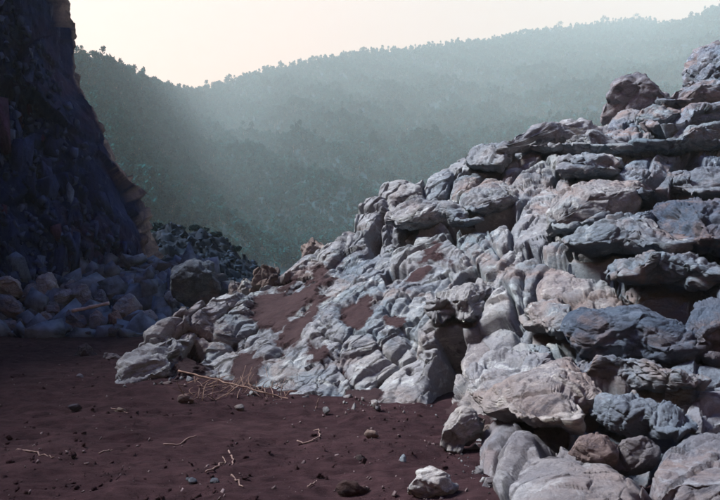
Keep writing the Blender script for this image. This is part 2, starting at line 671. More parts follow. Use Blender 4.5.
vx, vy = np.meshgrid(np.linspace(-260, 320, 30), np.linspace(46, 330, 30))
vq = np.stack([vx.ravel(), vy.ravel(), 0.05 + 0.25 * np.clip(fbm(np.stack([vx.ravel(), vy.ravel(), vx.ravel() * 0], 1) * .05, 3) + .6, 0, 2)], 1)
tag(mesh_obj('valley_floor', vq, grid_faces(30, 30), M['hill']), kind='structure')

# ------------------------------------------------------------------ far hills
HILL = Sheet(far([(-120, 40, 400), (20, 40, 300), (78, 52, 320), (130, 72, 370), (180, 92, 500), (240, 75, 600), (330, 55, 620), (450, 42, 650),
              (550, 28, 680), (640, 18, 700), (720, 5, 650), (860, -25, 650), (170, 235, 225), (250, 256, 255), (300, 262, 262), (360, 240, 300),
              (430, 200, 350), (500, 150, 430), (600, 110, 480), (720, 60, 540), (120, 130, 270), (150, 190, 235), (190, 150, 410), (205, 200, 310),
              (280, 150, 430), (330, 190, 345), (400, 100, 530), (350, 130, 460), (100, 230, 215), (0, 250, 200), (0, 140, 300), (500, 260, 250),
              (650, 260, 250), (860, 260, 260), (860, 120, 420), (200, 290, 215), (500, 290, 225), (800, 290, 230), (-100, 285, 190), (240, 230, 285)]),
             -160, 900, -60, 300, 5, 0.002)
RIDGE = np.array([(-160, 60), (20, 46), (60, 48), (78, 52), (92, 55), (112, 63), (130, 71), (150, 82), (165, 89), (180, 92.5), (200, 89), (220, 83), (240, 76), (262, 70),
                  (280, 66), (305, 61), (330, 56), (365, 51), (400, 49), (425, 46), (450, 42), (475, 40), (500, 36), (525, 31), (550, 27), (575, 26), (600, 22),
                  (620, 19), (640, 18), (660, 22), (680, 21), (700, 13), (720, 5), (800, -18), (900, -35)], float)
nc_h, nr_h = 260, 150
hx = np.linspace(-160, 895, nc_h)
top = np.interp(hx, RIDGE[:, 0], RIDGE[:, 1]) + 2.5
t = np.linspace(0, 1, nr_h)[:, None]
HX = np.broadcast_to(hx, (nr_h, nc_h))
HYY = top + (292 - top) * t
PH, _ = HILL.at(HX.ravel(), HYY.ravel())
PH = PH.reshape(nr_h, nc_h, 3)
hq = PH.reshape(-1, 3)
gl = np.stack([hq[:, 0] * .018 + hq[:, 1] * .006 + hq[:, 2] * .004, hq[:, 1] * .0025, hq[:, 2] * .006], 1)
und = ((fbm(hq * 0.012, 3) * 7 + 46 * (ridged(gl + 4, 2) - .75)) * hq[:, 1] / 450).reshape(nr_h, nc_h) * np.clip(t * 4, 0, 1) * np.clip((1 - t) * 6, 0, 1)
PH[..., 2] += und
bk = [PH[0] + np.array([0, 60 * k, -22 * k]) for k in (3, 2, 1)]
PH2 = np.concatenate([np.stack(bk), PH], 0)
tag(mesh_obj('hill', PH2.reshape(-1, 3), grid_faces(nr_h + 3, nc_h), M['hill']), kind='structure')


def leafy(nl, rx, rz, zc, leaf, seed, lobes=7, trunk=True, th=None):
    """crown of small leaf sprays spread through several lobes; optional tapered trunk with limbs"""
    rg = np.random.default_rng(seed)
    lc = rg.normal(size=(lobes, 3))
    lc /= np.linalg.norm(lc, axis=1)[:, None]
    lc *= rg.uniform(0.35, 0.75, (lobes, 1)) * np.array([rx, rx, rz])
    vs, fs = [], []
    for k in range(nl):
        l = lc[rg.integers(lobes)]
        d = rg.normal(size=3)
        d /= np.linalg.norm(d)
        q = l + d * rg.uniform(0.45, 1.0) ** 0.6 * np.array([rx, rx, rz]) * 0.48
        q = q + np.array([0, 0, zc])
        a = rg.normal(size=3); a /= np.linalg.norm(a)
        a = a * 0.7 + d * 0.3
        b = np.cross(a, rg.normal(size=3)); b /= np.linalg.norm(b)
        s = leaf * rg.uniform(0.6, 1.3)
        i = len(vs)
        vs += [q - a * s, q + b * s * 0.55, q + a * s, q - b * s * 0.55]
        fs.append((i, i + 1, i + 2, i + 3))
    return np.array(vs), np.array(fs)


def trunk_mesh(h, r, seed, limbs=4, lean=0.06):
    rg = np.random.default_rng(seed)
    vs, fs = [], []

    def tube(pts, rads, k=6):
        i0 = len(vs)
        for (q, rr) in zip(pts, rads):
            for a in range(k):
                an = 2 * math.pi * a / k
                vs.append((q[0] + rr * math.cos(an), q[1] + rr * math.sin(an), q[2]))
        for j in range(len(pts) - 1):
            for a in range(k):
                fs.append((i0 + j * k + a, i0 + j * k + (a + 1) % k, i0 + (j + 1) * k + (a + 1) % k, i0 + (j + 1) * k + a))
    pts = [(h * lean * math.sin(3 * u) * u, h * lean * u * math.cos(2 * u), h * u) for u in np.linspace(0, 1, 6)]
    tube(pts, [r * (1.15 - 0.95 * u) for u in np.linspace(0, 1, 6)])
    for k in range(limbs):
        u = rg.uniform(0.45, 0.85)
        an = rg.uniform(0, 6.28)
        b = (0, 0, h * u)
        L = h * 0.33
        tube([b, (L * .5 * math.cos(an), L * .5 * math.sin(an), h * u + L * .35), (L * math.cos(an), L * math.sin(an), h * u + L * .8)],
             [r * .4, r * .28, r * .08], 5)
    return np.array(vs), np.array(fs)


kinds = bpy.data.collections.new('hill_tree_kinds')
for k, (nl, rx, rz, zc, leaf) in enumerate([(190, 2.3, 2.6, 3.6, .62), (170, 1.9, 3.2, 4.2, .58), (210, 2.7, 2.3, 3.1, .66), (150, 1.5, 3.6, 4.6, .55), (140, 2.2, 1.7, 2.2, .6)]):
    v1, f1 = leafy(nl, rx, rz, zc, leaf, 50 + k, 8)
    v2, f2 = trunk_mesh(zc, 0.16, 60 + k)
    o = mesh_obj('hill_tree_kind', np.concatenate([v1, v2]), np.concatenate([f1, f2 + len(v1)]), M['leaf'])
    o.data.materials.append(M['bark'])
    mi = np.zeros(len(f1) + len(f2), np.int32)
    mi[len(f1):] = 1
    o.data.polygons.foreach_set('material_index', mi)
    C.objects.unlink(o)
    kinds.objects.link(o)

# points over the slope, as dense as the ground area asks for
cell = PH[:-1, :-1]
e1, e2 = PH[:-1, 1:] - cell, PH[1:, :-1] - cell
area = np.linalg.norm(np.cross(e1, e2), axis=-1)
n_tree = 75000
area = area / cell[..., 1] ** .8
flat = area.ravel() / area.sum()
pick = rng.choice(len(flat), n_tree, p=flat)
j, i = np.divmod(pick, nc_h - 1)
a, b = rng.random((2, n_tree))[:, :, None]
tp = cell[j, i] + e1[j, i] * a + e2[j, i] * b
tpx = CX + tp[:, 0] / tp[:, 1] * F
tpy = HY - (tp[:, 2] - EYE) / tp[:, 1] * F
clear = fbm(tp * 0.02 + 3, 3)
gully = np.minimum(np.abs((tpy - 190) - (tpx - 350) * (-90 / 95.0)) / 1.4, 50)      # thinner wood along the gully that climbs the slope
ingul = (gully < 5) & (tpx > 335) & (tpx < 450)
keep = (tpy < 268) & (clear > -0.85) & ~(ingul & (rng.random(n_tree) < 0.7))
tp = tp[keep]
me = bpy.data.meshes.new('forest')
me.vertices.add(len(tp))
me.vertices.foreach_set('co', tp.astype(np.float32).ravel())
for nm, ty, arr in (('size', 'FLOAT', (0.42 + 0.85 * rng.random(len(tp)) ** 2) * np.clip(tp[:, 1] / 400, .62, 1.35)), ('turn', 'FLOAT', rng.uniform(0, 6.28, len(tp))), ('pick', 'INT', rng.integers(0, 5, len(tp)))):
    at = me.attributes.new(nm, ty, 'POINT')
    at.data.foreach_set('value', arr.astype(np.int32 if ty == 'INT' else np.float32))
forest = bpy.data.objects.new('forest', me)
C.objects.link(forest)
tag(forest, 'hazy green wood covering the far hillside', 'wood', kind='stuff')
ng = bpy.data.node_groups.new('wood_scatter', 'GeometryNodeTree')
ng.interface.new_socket('Geometry', in_out='INPUT', socket_type='NodeSocketGeometry')
ng.interface.new_socket('Geometry', in_out='OUTPUT', socket_type='NodeSocketGeometry')
gi, go = ng.nodes.new('NodeGroupInput'), ng.nodes.new('NodeGroupOutput')
iop = ng.nodes.new('GeometryNodeInstanceOnPoints')
ci = ng.nodes.new('GeometryNodeCollectionInfo')
ci.inputs['Collection'].default_value = kinds
ci.inputs['Separate Children'].default_value = True
ci.inputs['Reset Children'].default_value = True
iop.inputs['Pick Instance'].default_value = True


def attr(nm, ty):
    n = ng.nodes.new('GeometryNodeInputNamedAttribute')
    n.data_type = ty
    n.inputs[0].default_value = nm
    return n.outputs[0]


cx = ng.nodes.new('ShaderNodeCombineXYZ')
ng.links.new(attr('turn', 'FLOAT'), cx.inputs[2])
ng.links.new(gi.outputs[0], iop.inputs['Points'])
ng.links.new(ci.outputs[0], iop.inputs['Instance'])
ng.links.new(attr('pick', 'INT'), iop.inputs['Instance Index'])
ng.links.new(cx.outputs[0], iop.inputs['Rotation'])
ng.links.new(attr('size', 'FLOAT'), iop.inputs['Scale'])
ng.links.new(iop.outputs[0], go.inputs[0])
mod = forest.modifiers.new('scatter', 'NODES')
mod.node_group = ng

# trees that stand out on the skyline
SKY_TREES = [(99, 59, 7, 'small bushy tree on the skyline just beside the dark cliff'),
             (113, 64, 5, 'low shrub on the descending skyline near the dark cliff'),
             (218, 85, 5.5, 'small dark tree on skyline just right of the saddle'),
             (280, 68, 9, 'tall thin lone tree on the skyline between saddle and hilltop'),
             (362, 52, 7, 'hazy round tree on the skyline above the boulder ridge gully'),
             (560, 28, 9, 'hazy tree at the left end of the skyline row'),
             (578, 27, 8, 'hazy tree second from left in the skyline row'),
             (604, 23, 11, 'tallest hazy tree in the middle of the skyline row'),
             (636, 19, 8, 'wide hazy tree right of the tallest skyline tree'),
             (690, 18, 9, 'hazy tree on the far right skyline above the rock tower')]
for k, (px_, py_, h_, lab) in enumerate(SKY_TREES):
    D_ = float(HILL.at(np.array([px_]), np.array([py_]))[0][0, 1])
    h_ = h_ * D_ / F * .85
    q = ray(px_, py_ + 1, D_)
    root = tag(empty('skyline_tree', q), lab, 'tree', 'trees along the skyline')
    slim = 0.30 if k == 3 else 0.5
    v2, f2 = trunk_mesh(h_ * 0.8, h_ * 0.03, 80 + k, 5)
    mesh_obj('trunk', v2 + q, f2, M['bark'], root, q)
    v1, f1 = leafy(210, h_ * slim, h_ * 0.36, h_ * (0.78 if k == 3 else .62), h_ * 0.075, 90 + k, 7)
    mesh_obj('crown', v1 + q, f1, M['leaf'], root, q)

# ------------------------------------------------------------------ cliff on the left
cliff = tag(empty('quarry_cliff', (-8.5, 19, 0)), 'tall dark blue-grey fractured cliff with a tan right edge', 'cliff')
plan = np.array([(-9.6, -9), (-9.6, 0), (-10.2, 5), (-10.5, 11), (-9.7, 15.4), (-8.6, 17.8), (-7.2, 19.3), (-6.25, 20.0), (-5.95, 20.6), (-5.85, 21.3), (-6.4, 23), (-9, 26), (-15, 29)])  # stretch beside the camera is unseen, added to cast shade on the left ground
acc = np.concatenate([[0], np.cumsum(np.linalg.norm(np.diff(plan, axis=0), axis=1))])
uu = np.concatenate([np.linspace(0, acc[3], 60, endpoint=False), np.linspace(acc[3], acc[7], 230, endpoint=False), np.linspace(acc[7], acc[9], 36, endpoint=False), np.linspace(acc[9], acc[-1], 50)])


def smooth_plan(u):
    k = np.zeros((len(u), 2))
    for o, w in ((-.5, .25), (0, .5), (.5, .25)):
        uc = np.clip(u + o, 0, acc[-1])
        k += w * np.stack([np.interp(uc, acc, plan[:, 0]), np.interp(uc, acc, plan[:, 1])], 1)
    return k


pl2 = smooth_plan(uu)
zz = np.linspace(-0.4, 14.0, 230)
EDGE = np.array([(0.0, 167), (0.6, 165), (1.2, 158), (2.3, 148), (3.5, 128), (4.3, 113), (5.0, 103), (5.8, 92), (6.5, 80), (7.3, 66), (8.0, 60), (8.7, 54), (9.3, 48), (11, 40), (15.5, 25)])
dxz = (np.interp(zz, EDGE[:, 0], EDGE[:, 1]) - 167) / F * 21.0
CP = np.zeros((len(zz), len(uu), 3))
CP[..., 0] = pl2[:, 0] + dxz[:, None]
CP[..., 1] = pl2[:, 1]
CP[..., 2] = zz[:, None]
tanv = np.clip((uu - acc[7] - 0.30) / 0.25, 0, 1) * np.clip((acc[10] - uu), 0, 1)
tanv = np.broadcast_to(tanv, CP.shape[:2]).copy()
fl = CP.reshape(-1, 3)
tanv = np.clip(tanv.ravel() * (0.85 + 0.9 * fbm(fl * 0.5 + 2, 3)) , 0, 1)
du = np.gradient(CP, axis=1); dv = np.gradient(CP, axis=0)
cn = np.cross(du, dv); cn /= np.linalg.norm(cn, axis=-1)[..., None]
if cn[100, 150, 1] > 0:
    cn = -cn
cn = cn.reshape(-1, 3)


def facet_disp(p, nseed, amp, tilt, stretch, seed):
    rg = np.random.default_rng(seed)
    st = np.array(stretch)
    lo, hi = p.min(0), p.max(0)
    sd = p[rg.integers(0, len(p), nseed)] + rg.normal(size=(nseed, 3)) * 0.2
    from mathutils.kdtree import KDTree
    kd = KDTree(nseed)
    for q_, s_ in enumerate(sd):
        kd.insert(tuple(s_ * st), q_)
    kd.balance()
    wpn = p + 0.25 * np.stack([perlin(p * 0.9 + 3), perlin(p * 0.9 + 23), perlin(p * 0.9 + 43)], 1)
    out = np.empty(len(p)); crack = np.empty(len(p))
    off = rg.uniform(-1, 1, nseed) * amp
    tl = rg.normal(size=(nseed, 3)) * tilt
    for q_, x_ in enumerate(wpn * st):
        r_ = kd.find_n(tuple(x_), 2)
        a_ = r_[0][1]
        out[q_] = off[a_] + (p[q_] - sd[a_]) @ tl[a_]
        crack[q_] = r_[1][2] - r_[0][2]
    return out, crack


corner = np.clip(np.abs(np.broadcast_to(uu, CP.shape[:2]).ravel() - acc[8]) / 1.2, 0.35, 1)
wf = fl + 0.35 * np.stack([perlin(fl * 0.7 + 3), perlin(fl * 0.7 + 23), perlin(fl * 0.7 + 43)], 1)
vst = np.array([1, 1, 0.45])
s1, t1, c1 = cells(wf * vst * 0.62)
s2, t2, c2 = cells(wf * vst * 1.7 + 9)
s3, t3, c3_ = cells(wf * np.array([1, 1, .7]) * 4.2 + 5)
dd = 0.30 * s1 + 0.55 * t1 + 0.10 * s2 + 0.20 * t2 + 0.035 * s3 + 0.09 * t3 - 0.10 * np.clip(1 - c2 / 0.10, 0, 1)
dd = dd * corner + 0.30 * fbm(fl * 0.28, 3) + 0.05 * fbm(fl * 3, 3)
fl = fl + cn * dd[:, None]
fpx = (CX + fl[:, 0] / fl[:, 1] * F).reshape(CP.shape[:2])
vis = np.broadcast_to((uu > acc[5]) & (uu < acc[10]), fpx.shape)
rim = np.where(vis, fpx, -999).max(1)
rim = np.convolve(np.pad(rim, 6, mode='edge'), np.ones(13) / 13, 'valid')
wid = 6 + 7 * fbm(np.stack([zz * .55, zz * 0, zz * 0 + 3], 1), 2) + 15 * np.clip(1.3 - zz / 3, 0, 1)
tanv = np.clip((fpx - rim[:, None] + wid[:, None]) / 3 + (1.5 * fbm(fl * 1.1, 3)).reshape(fpx.shape), 0, 1) * vis  # weathered tan rock; the edge's warm lit look is also put into colour
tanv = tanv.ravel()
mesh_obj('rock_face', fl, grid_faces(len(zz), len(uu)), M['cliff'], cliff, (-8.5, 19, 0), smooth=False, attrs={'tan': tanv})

# blocks that stand proud of the face
import bmesh


def shard(rg, size):
    """a convex angular block split along its joints"""
    bm = bmesh.new()
    for _ in range(13):
        q_ = rg.uniform(-1, 1, 3)
        q_ = np.sign(q_) * np.abs(q_) ** .55 * size
        bm.verts.new(q_)
    bmesh.ops.convex_hull(bm, input=bm.verts)
    bmesh.ops.delete(bm, geom=[v for v in bm.verts if not v.link_faces], context='VERTS')
    bmesh.ops.triangulate(bm, faces=bm.faces)
    bm.verts.index_update()
    v_ = np.array([v.co[:] for v in bm.verts])
    f_ = np.array([[v.index for v in p_.verts] for p_ in bm.faces])
    bm.free()
    return v_, f_


grid_c = fl.reshape(*CP.shape)
crg = np.random.default_rng(44)
for k in range(280):
    r_ = int(np.clip(crg.random() ** 1.1 * 150, 3, 158)); q_ = crg.integers(120, 292)
    pos = grid_c[r_, q_]
    nn = cn.reshape(*CP.shape)[r_, q_]
    big = 0.12 + 0.34 * crg.random() ** 2.5
    v_, f_ = shard(crg, np.array([big * crg.uniform(.4, 1.0), big * .5, big * crg.uniform(.9, 2.6)]))
    an = math.atan2(nn[0], -nn[1]) + crg.normal() * .6
    ti = crg.normal() * .30
    rz = np.array([[math.cos(an), -math.sin(an), 0], [math.sin(an), math.cos(an), 0], [0, 0, 1]])
    ry = np.array([[math.cos(ti), 0, math.sin(ti)], [0, 1, 0], [-math.sin(ti), 0, math.cos(ti)]])
    w_ = v_ @ (rz @ ry).T + pos + nn * big * .05
    o = mesh_obj('block', w_, f_, M['shard'], cliff, pos, smooth=False)
    j = crg.random()
    o.color = (.050, .080, .15, 1) if j > .86 else (.016, .027, .082, 1) if j > .45 else (.007, .011, .046, 1) if j > .12 else (.030, .018, .045, 1)

fv, ff, base_ = [], [], 0
for k in range(1500):
    r_ = int(crg.random() ** 1.2 * 155) + 2; q_ = crg.integers(120, 296)
    pos = grid_c[r_, q_]; nn = cn.reshape(*CP.shape)[r_, q_]
    big = 0.04 + 0.11 * crg.random() ** 2
    v_, f_ = shard(crg, np.array([big, big * .6, big * crg.uniform(.8, 1.9)]))
    Q, _ = np.linalg.qr(crg.normal(size=(3, 3)) * .5 + np.eye(3))
    fv.append(v_ @ Q.T + pos + nn * .03); ff.append(f_ + base_); base_ += len(v_)
o = mesh_obj('rock_fragments', np.concatenate(fv), np.concatenate(ff), M['fragment'], cliff, (-8.5, 19, 0), smooth=False)
o['kind'] = 'stuff'

# ------------------------------------------------------------------ dark bank behind the quarry floor
bx = np.linspace(100, 330, 150)
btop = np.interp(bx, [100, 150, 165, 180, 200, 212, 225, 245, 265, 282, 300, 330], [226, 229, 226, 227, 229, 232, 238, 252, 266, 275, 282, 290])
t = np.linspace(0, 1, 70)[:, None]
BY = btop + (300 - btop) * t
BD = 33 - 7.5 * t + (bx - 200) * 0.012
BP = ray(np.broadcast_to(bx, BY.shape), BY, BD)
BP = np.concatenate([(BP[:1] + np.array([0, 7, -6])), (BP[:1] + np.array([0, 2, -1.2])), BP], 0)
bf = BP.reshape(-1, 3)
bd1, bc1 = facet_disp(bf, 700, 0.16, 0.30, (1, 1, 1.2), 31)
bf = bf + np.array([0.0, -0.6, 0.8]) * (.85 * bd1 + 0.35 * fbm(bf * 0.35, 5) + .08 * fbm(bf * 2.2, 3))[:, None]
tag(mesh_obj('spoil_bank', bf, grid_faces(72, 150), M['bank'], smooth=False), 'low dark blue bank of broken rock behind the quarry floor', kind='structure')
bi = rng.choice(len(bf), 900)
bank_pts = bf[bi]
BUSH = [(158, 229, .5, 'dark bush at the foot of the tan cliff edge'), (178, 230, .42, 'dark bush on the left part of the broken bank'),
        (199, 232, .6, 'tallest dark bush in the middle of the broken bank'), (216, 236, .42, 'dark bush on the right shoulder of the broken bank'), (236, 249, .35, 'low dark bush at the lower right end of the bank')]
for k, (px_, py_, h_, lab) in enumerate(BUSH):
    q = ray(px_, py_ + 2, 33.3)
    root = tag(empty('bush', q), lab, 'bush', 'bushes on the broken bank')
    v1, f1 = leafy(1500, h_ * 0.85, h_ * 0.42, h_ * .40, .055, 130 + k, 11)
    mesh_obj('foliage', v1 + q, f1, M['bush'], root, q)
    v2, f2 = trunk_mesh(h_ * .6, .035, 140 + k, 6)
    mesh_obj('stem', v2 + q, f2, M['bark'], root, q)

# ------------------------------------------------------------------ the rock outcrop
OUT = Sheet([(118, 385, 9.2), (205, 370, 9.9), (263, 392, 8.8), (300, 400, 8.3), (380, 402, 8.1), (445, 405, 7.8), (480, 475, 5.35), (505, 500, 4.75), (520, 540, 4.05),
             (150, 340, 10.2), (190, 305, 11), (235, 297, 11.8), (262, 290, 12.2), (310, 245, 13.3), (357, 205, 13.7), (385, 172, 14), (425, 175, 14.1), (460, 148, 14.9),
             (525, 138, 15.8), (600, 122, 17), (640, 85, 18.3), (690, 70, 19.2), (720, 42, 20), (820, 0, 21),
             (300, 320, 10.4), (350, 300, 10.3), (400, 330, 9.2), (440, 335, 8.8), (400, 250, 11.6), (450, 240, 11.3), (500, 230, 11.1), (480, 300, 9.3), (470, 380, 7.9),
             (520, 280, 9.3), (560, 230, 10.5), (600, 190, 12), (560, 170, 13.4), (620, 150, 14), (700, 140, 15), (660, 200, 11.6), (720, 190, 11.6),
             (560, 310, 8.1), (620, 280, 8.4), (700, 280, 8.2), (640, 330, 7.1), (700, 350, 6.6), (540, 370, 6.9), (520, 400, 6.4), (560, 400, 6.0), (620, 380, 6.2), (660, 430, 5.35),
             (600, 450, 5.1), (560, 470, 4.75), (700, 480, 4.6), (640, 500, 4.45), (820, 300, 7.8), (820, 480, 4.8), (820, 150, 14), (640, 560, 3.8), (820, 560, 3.9), (60, 420, 8), (100, 340, 11)],
            40, 900, -40, 620, 4, 0.004)

SOIL = [[(243, 305), (262, 292), (290, 285), (322, 272), (331, 276), (318, 290), (305, 302), (286, 326), (275, 332), (258, 318)],
        [(278, 332), (300, 305), (330, 294), (312, 315), (292, 345), (275, 348)], [(340, 305), (365, 292), (376, 300), (370, 320), (355, 332), (345, 325)],
        [(298, 352), (315, 344), (334, 350), (318, 356)], [(382, 312), (395, 315), (403, 326), (398, 333), (385, 323)],
        [(338, 375), (345, 398), (378, 408), (379, 385), (360, 386)], [(238, 350), (264, 358), (258, 384), (230, 380)], [(425, 250), (432, 238), (446, 250), (454, 263), (440, 263)],
        [(405, 278), (425, 262), (433, 266), (420, 277)], [(170, 356), (200, 350), (205, 372), (172, 378)], [(435, 395), (455, 405), (500, 418), (480, 432), (440, 415)]]
LT = np.array([(112, 372), (150, 334), (190, 304), (235, 298), (262, 288), (290, 272), (310, 256), (340, 245), (357, 212), (385, 180), (425, 181), (450, 168), (470, 154), (500, 147), (530, 139), (600, 125),
               (612, 112), (660, 104), (690, 90), (700, 58), (720, 50), (900, -20)], float)
LB = np.array([(112, 388), (200, 378), (263, 398), (300, 404), (380, 408), (440, 414), (462, 470), (480, 490), (505, 520), (520, 560), (640, 610), (900, 615)], float)
HOLES = [([(376, 268), (388, 262), (404, 264), (402, 271), (386, 274)], .40), ([(440, 336), (462, 332), (463, 345), (452, 372), (446, 404), (428, 404), (432, 380), (441, 360)], .55),
         ([(450, 292), (461, 270), (477, 266), (482, 275), (466, 289)], .42), ([(528, 246), (545, 260), (600, 270), (624, 275), (618, 285), (580, 281), (548, 270), (526, 258)], .6),
         ([(670, 174), (680, 160), (701, 160), (702, 172), (685, 180)], .5), ([(468, 224), (490, 214), (513, 211), (515, 222), (495, 229)], .45), ([(396, 246), (402, 236), (414, 235), (412, 244), (402, 249)], .3),
         ([(366, 240), (380, 216), (386, 216), (378, 240), (369, 250)], .4), ([(640, 300), (690, 302), (706, 310), (698, 342), (675, 322)], .6), ([(585, 392), (610, 390), (655, 404), (680, 414), (650, 414), (600, 406)], .5),
         ([(548, 375), (560, 368), (572, 352), (590, 362), (575, 374), (560, 372)], .4), ([(655, 204), (700, 206), (690, 214), (662, 212)], .3), ([(640, 248), (690, 264), (740, 266), (735, 280), (690, 278), (655, 266)], .5),
         ([(185, 352), (196, 338), (206, 350), (200, 358)], .3), ([(508, 458), (520, 440), (514, 470), (506, 492), (496, 490)], .4), ([(544, 455), (556, 452), (560, 466), (548, 476)], .3), ([(590, 142), (602, 128), (606, 140), (600, 146)], .3),
         ([(655, 455), (690, 448), (680, 470), (662, 490), (640, 470)], .4), ([(560, 345), (590, 365), (640, 368), (660, 376), (600, 374), (560, 360)], .4)]
outcrop = tag(empty('rock_outcrop', (1.5, 9, 0)), 'large pale grey weathered outcrop of jointed boulders rising to the right', 'rock outcrop')

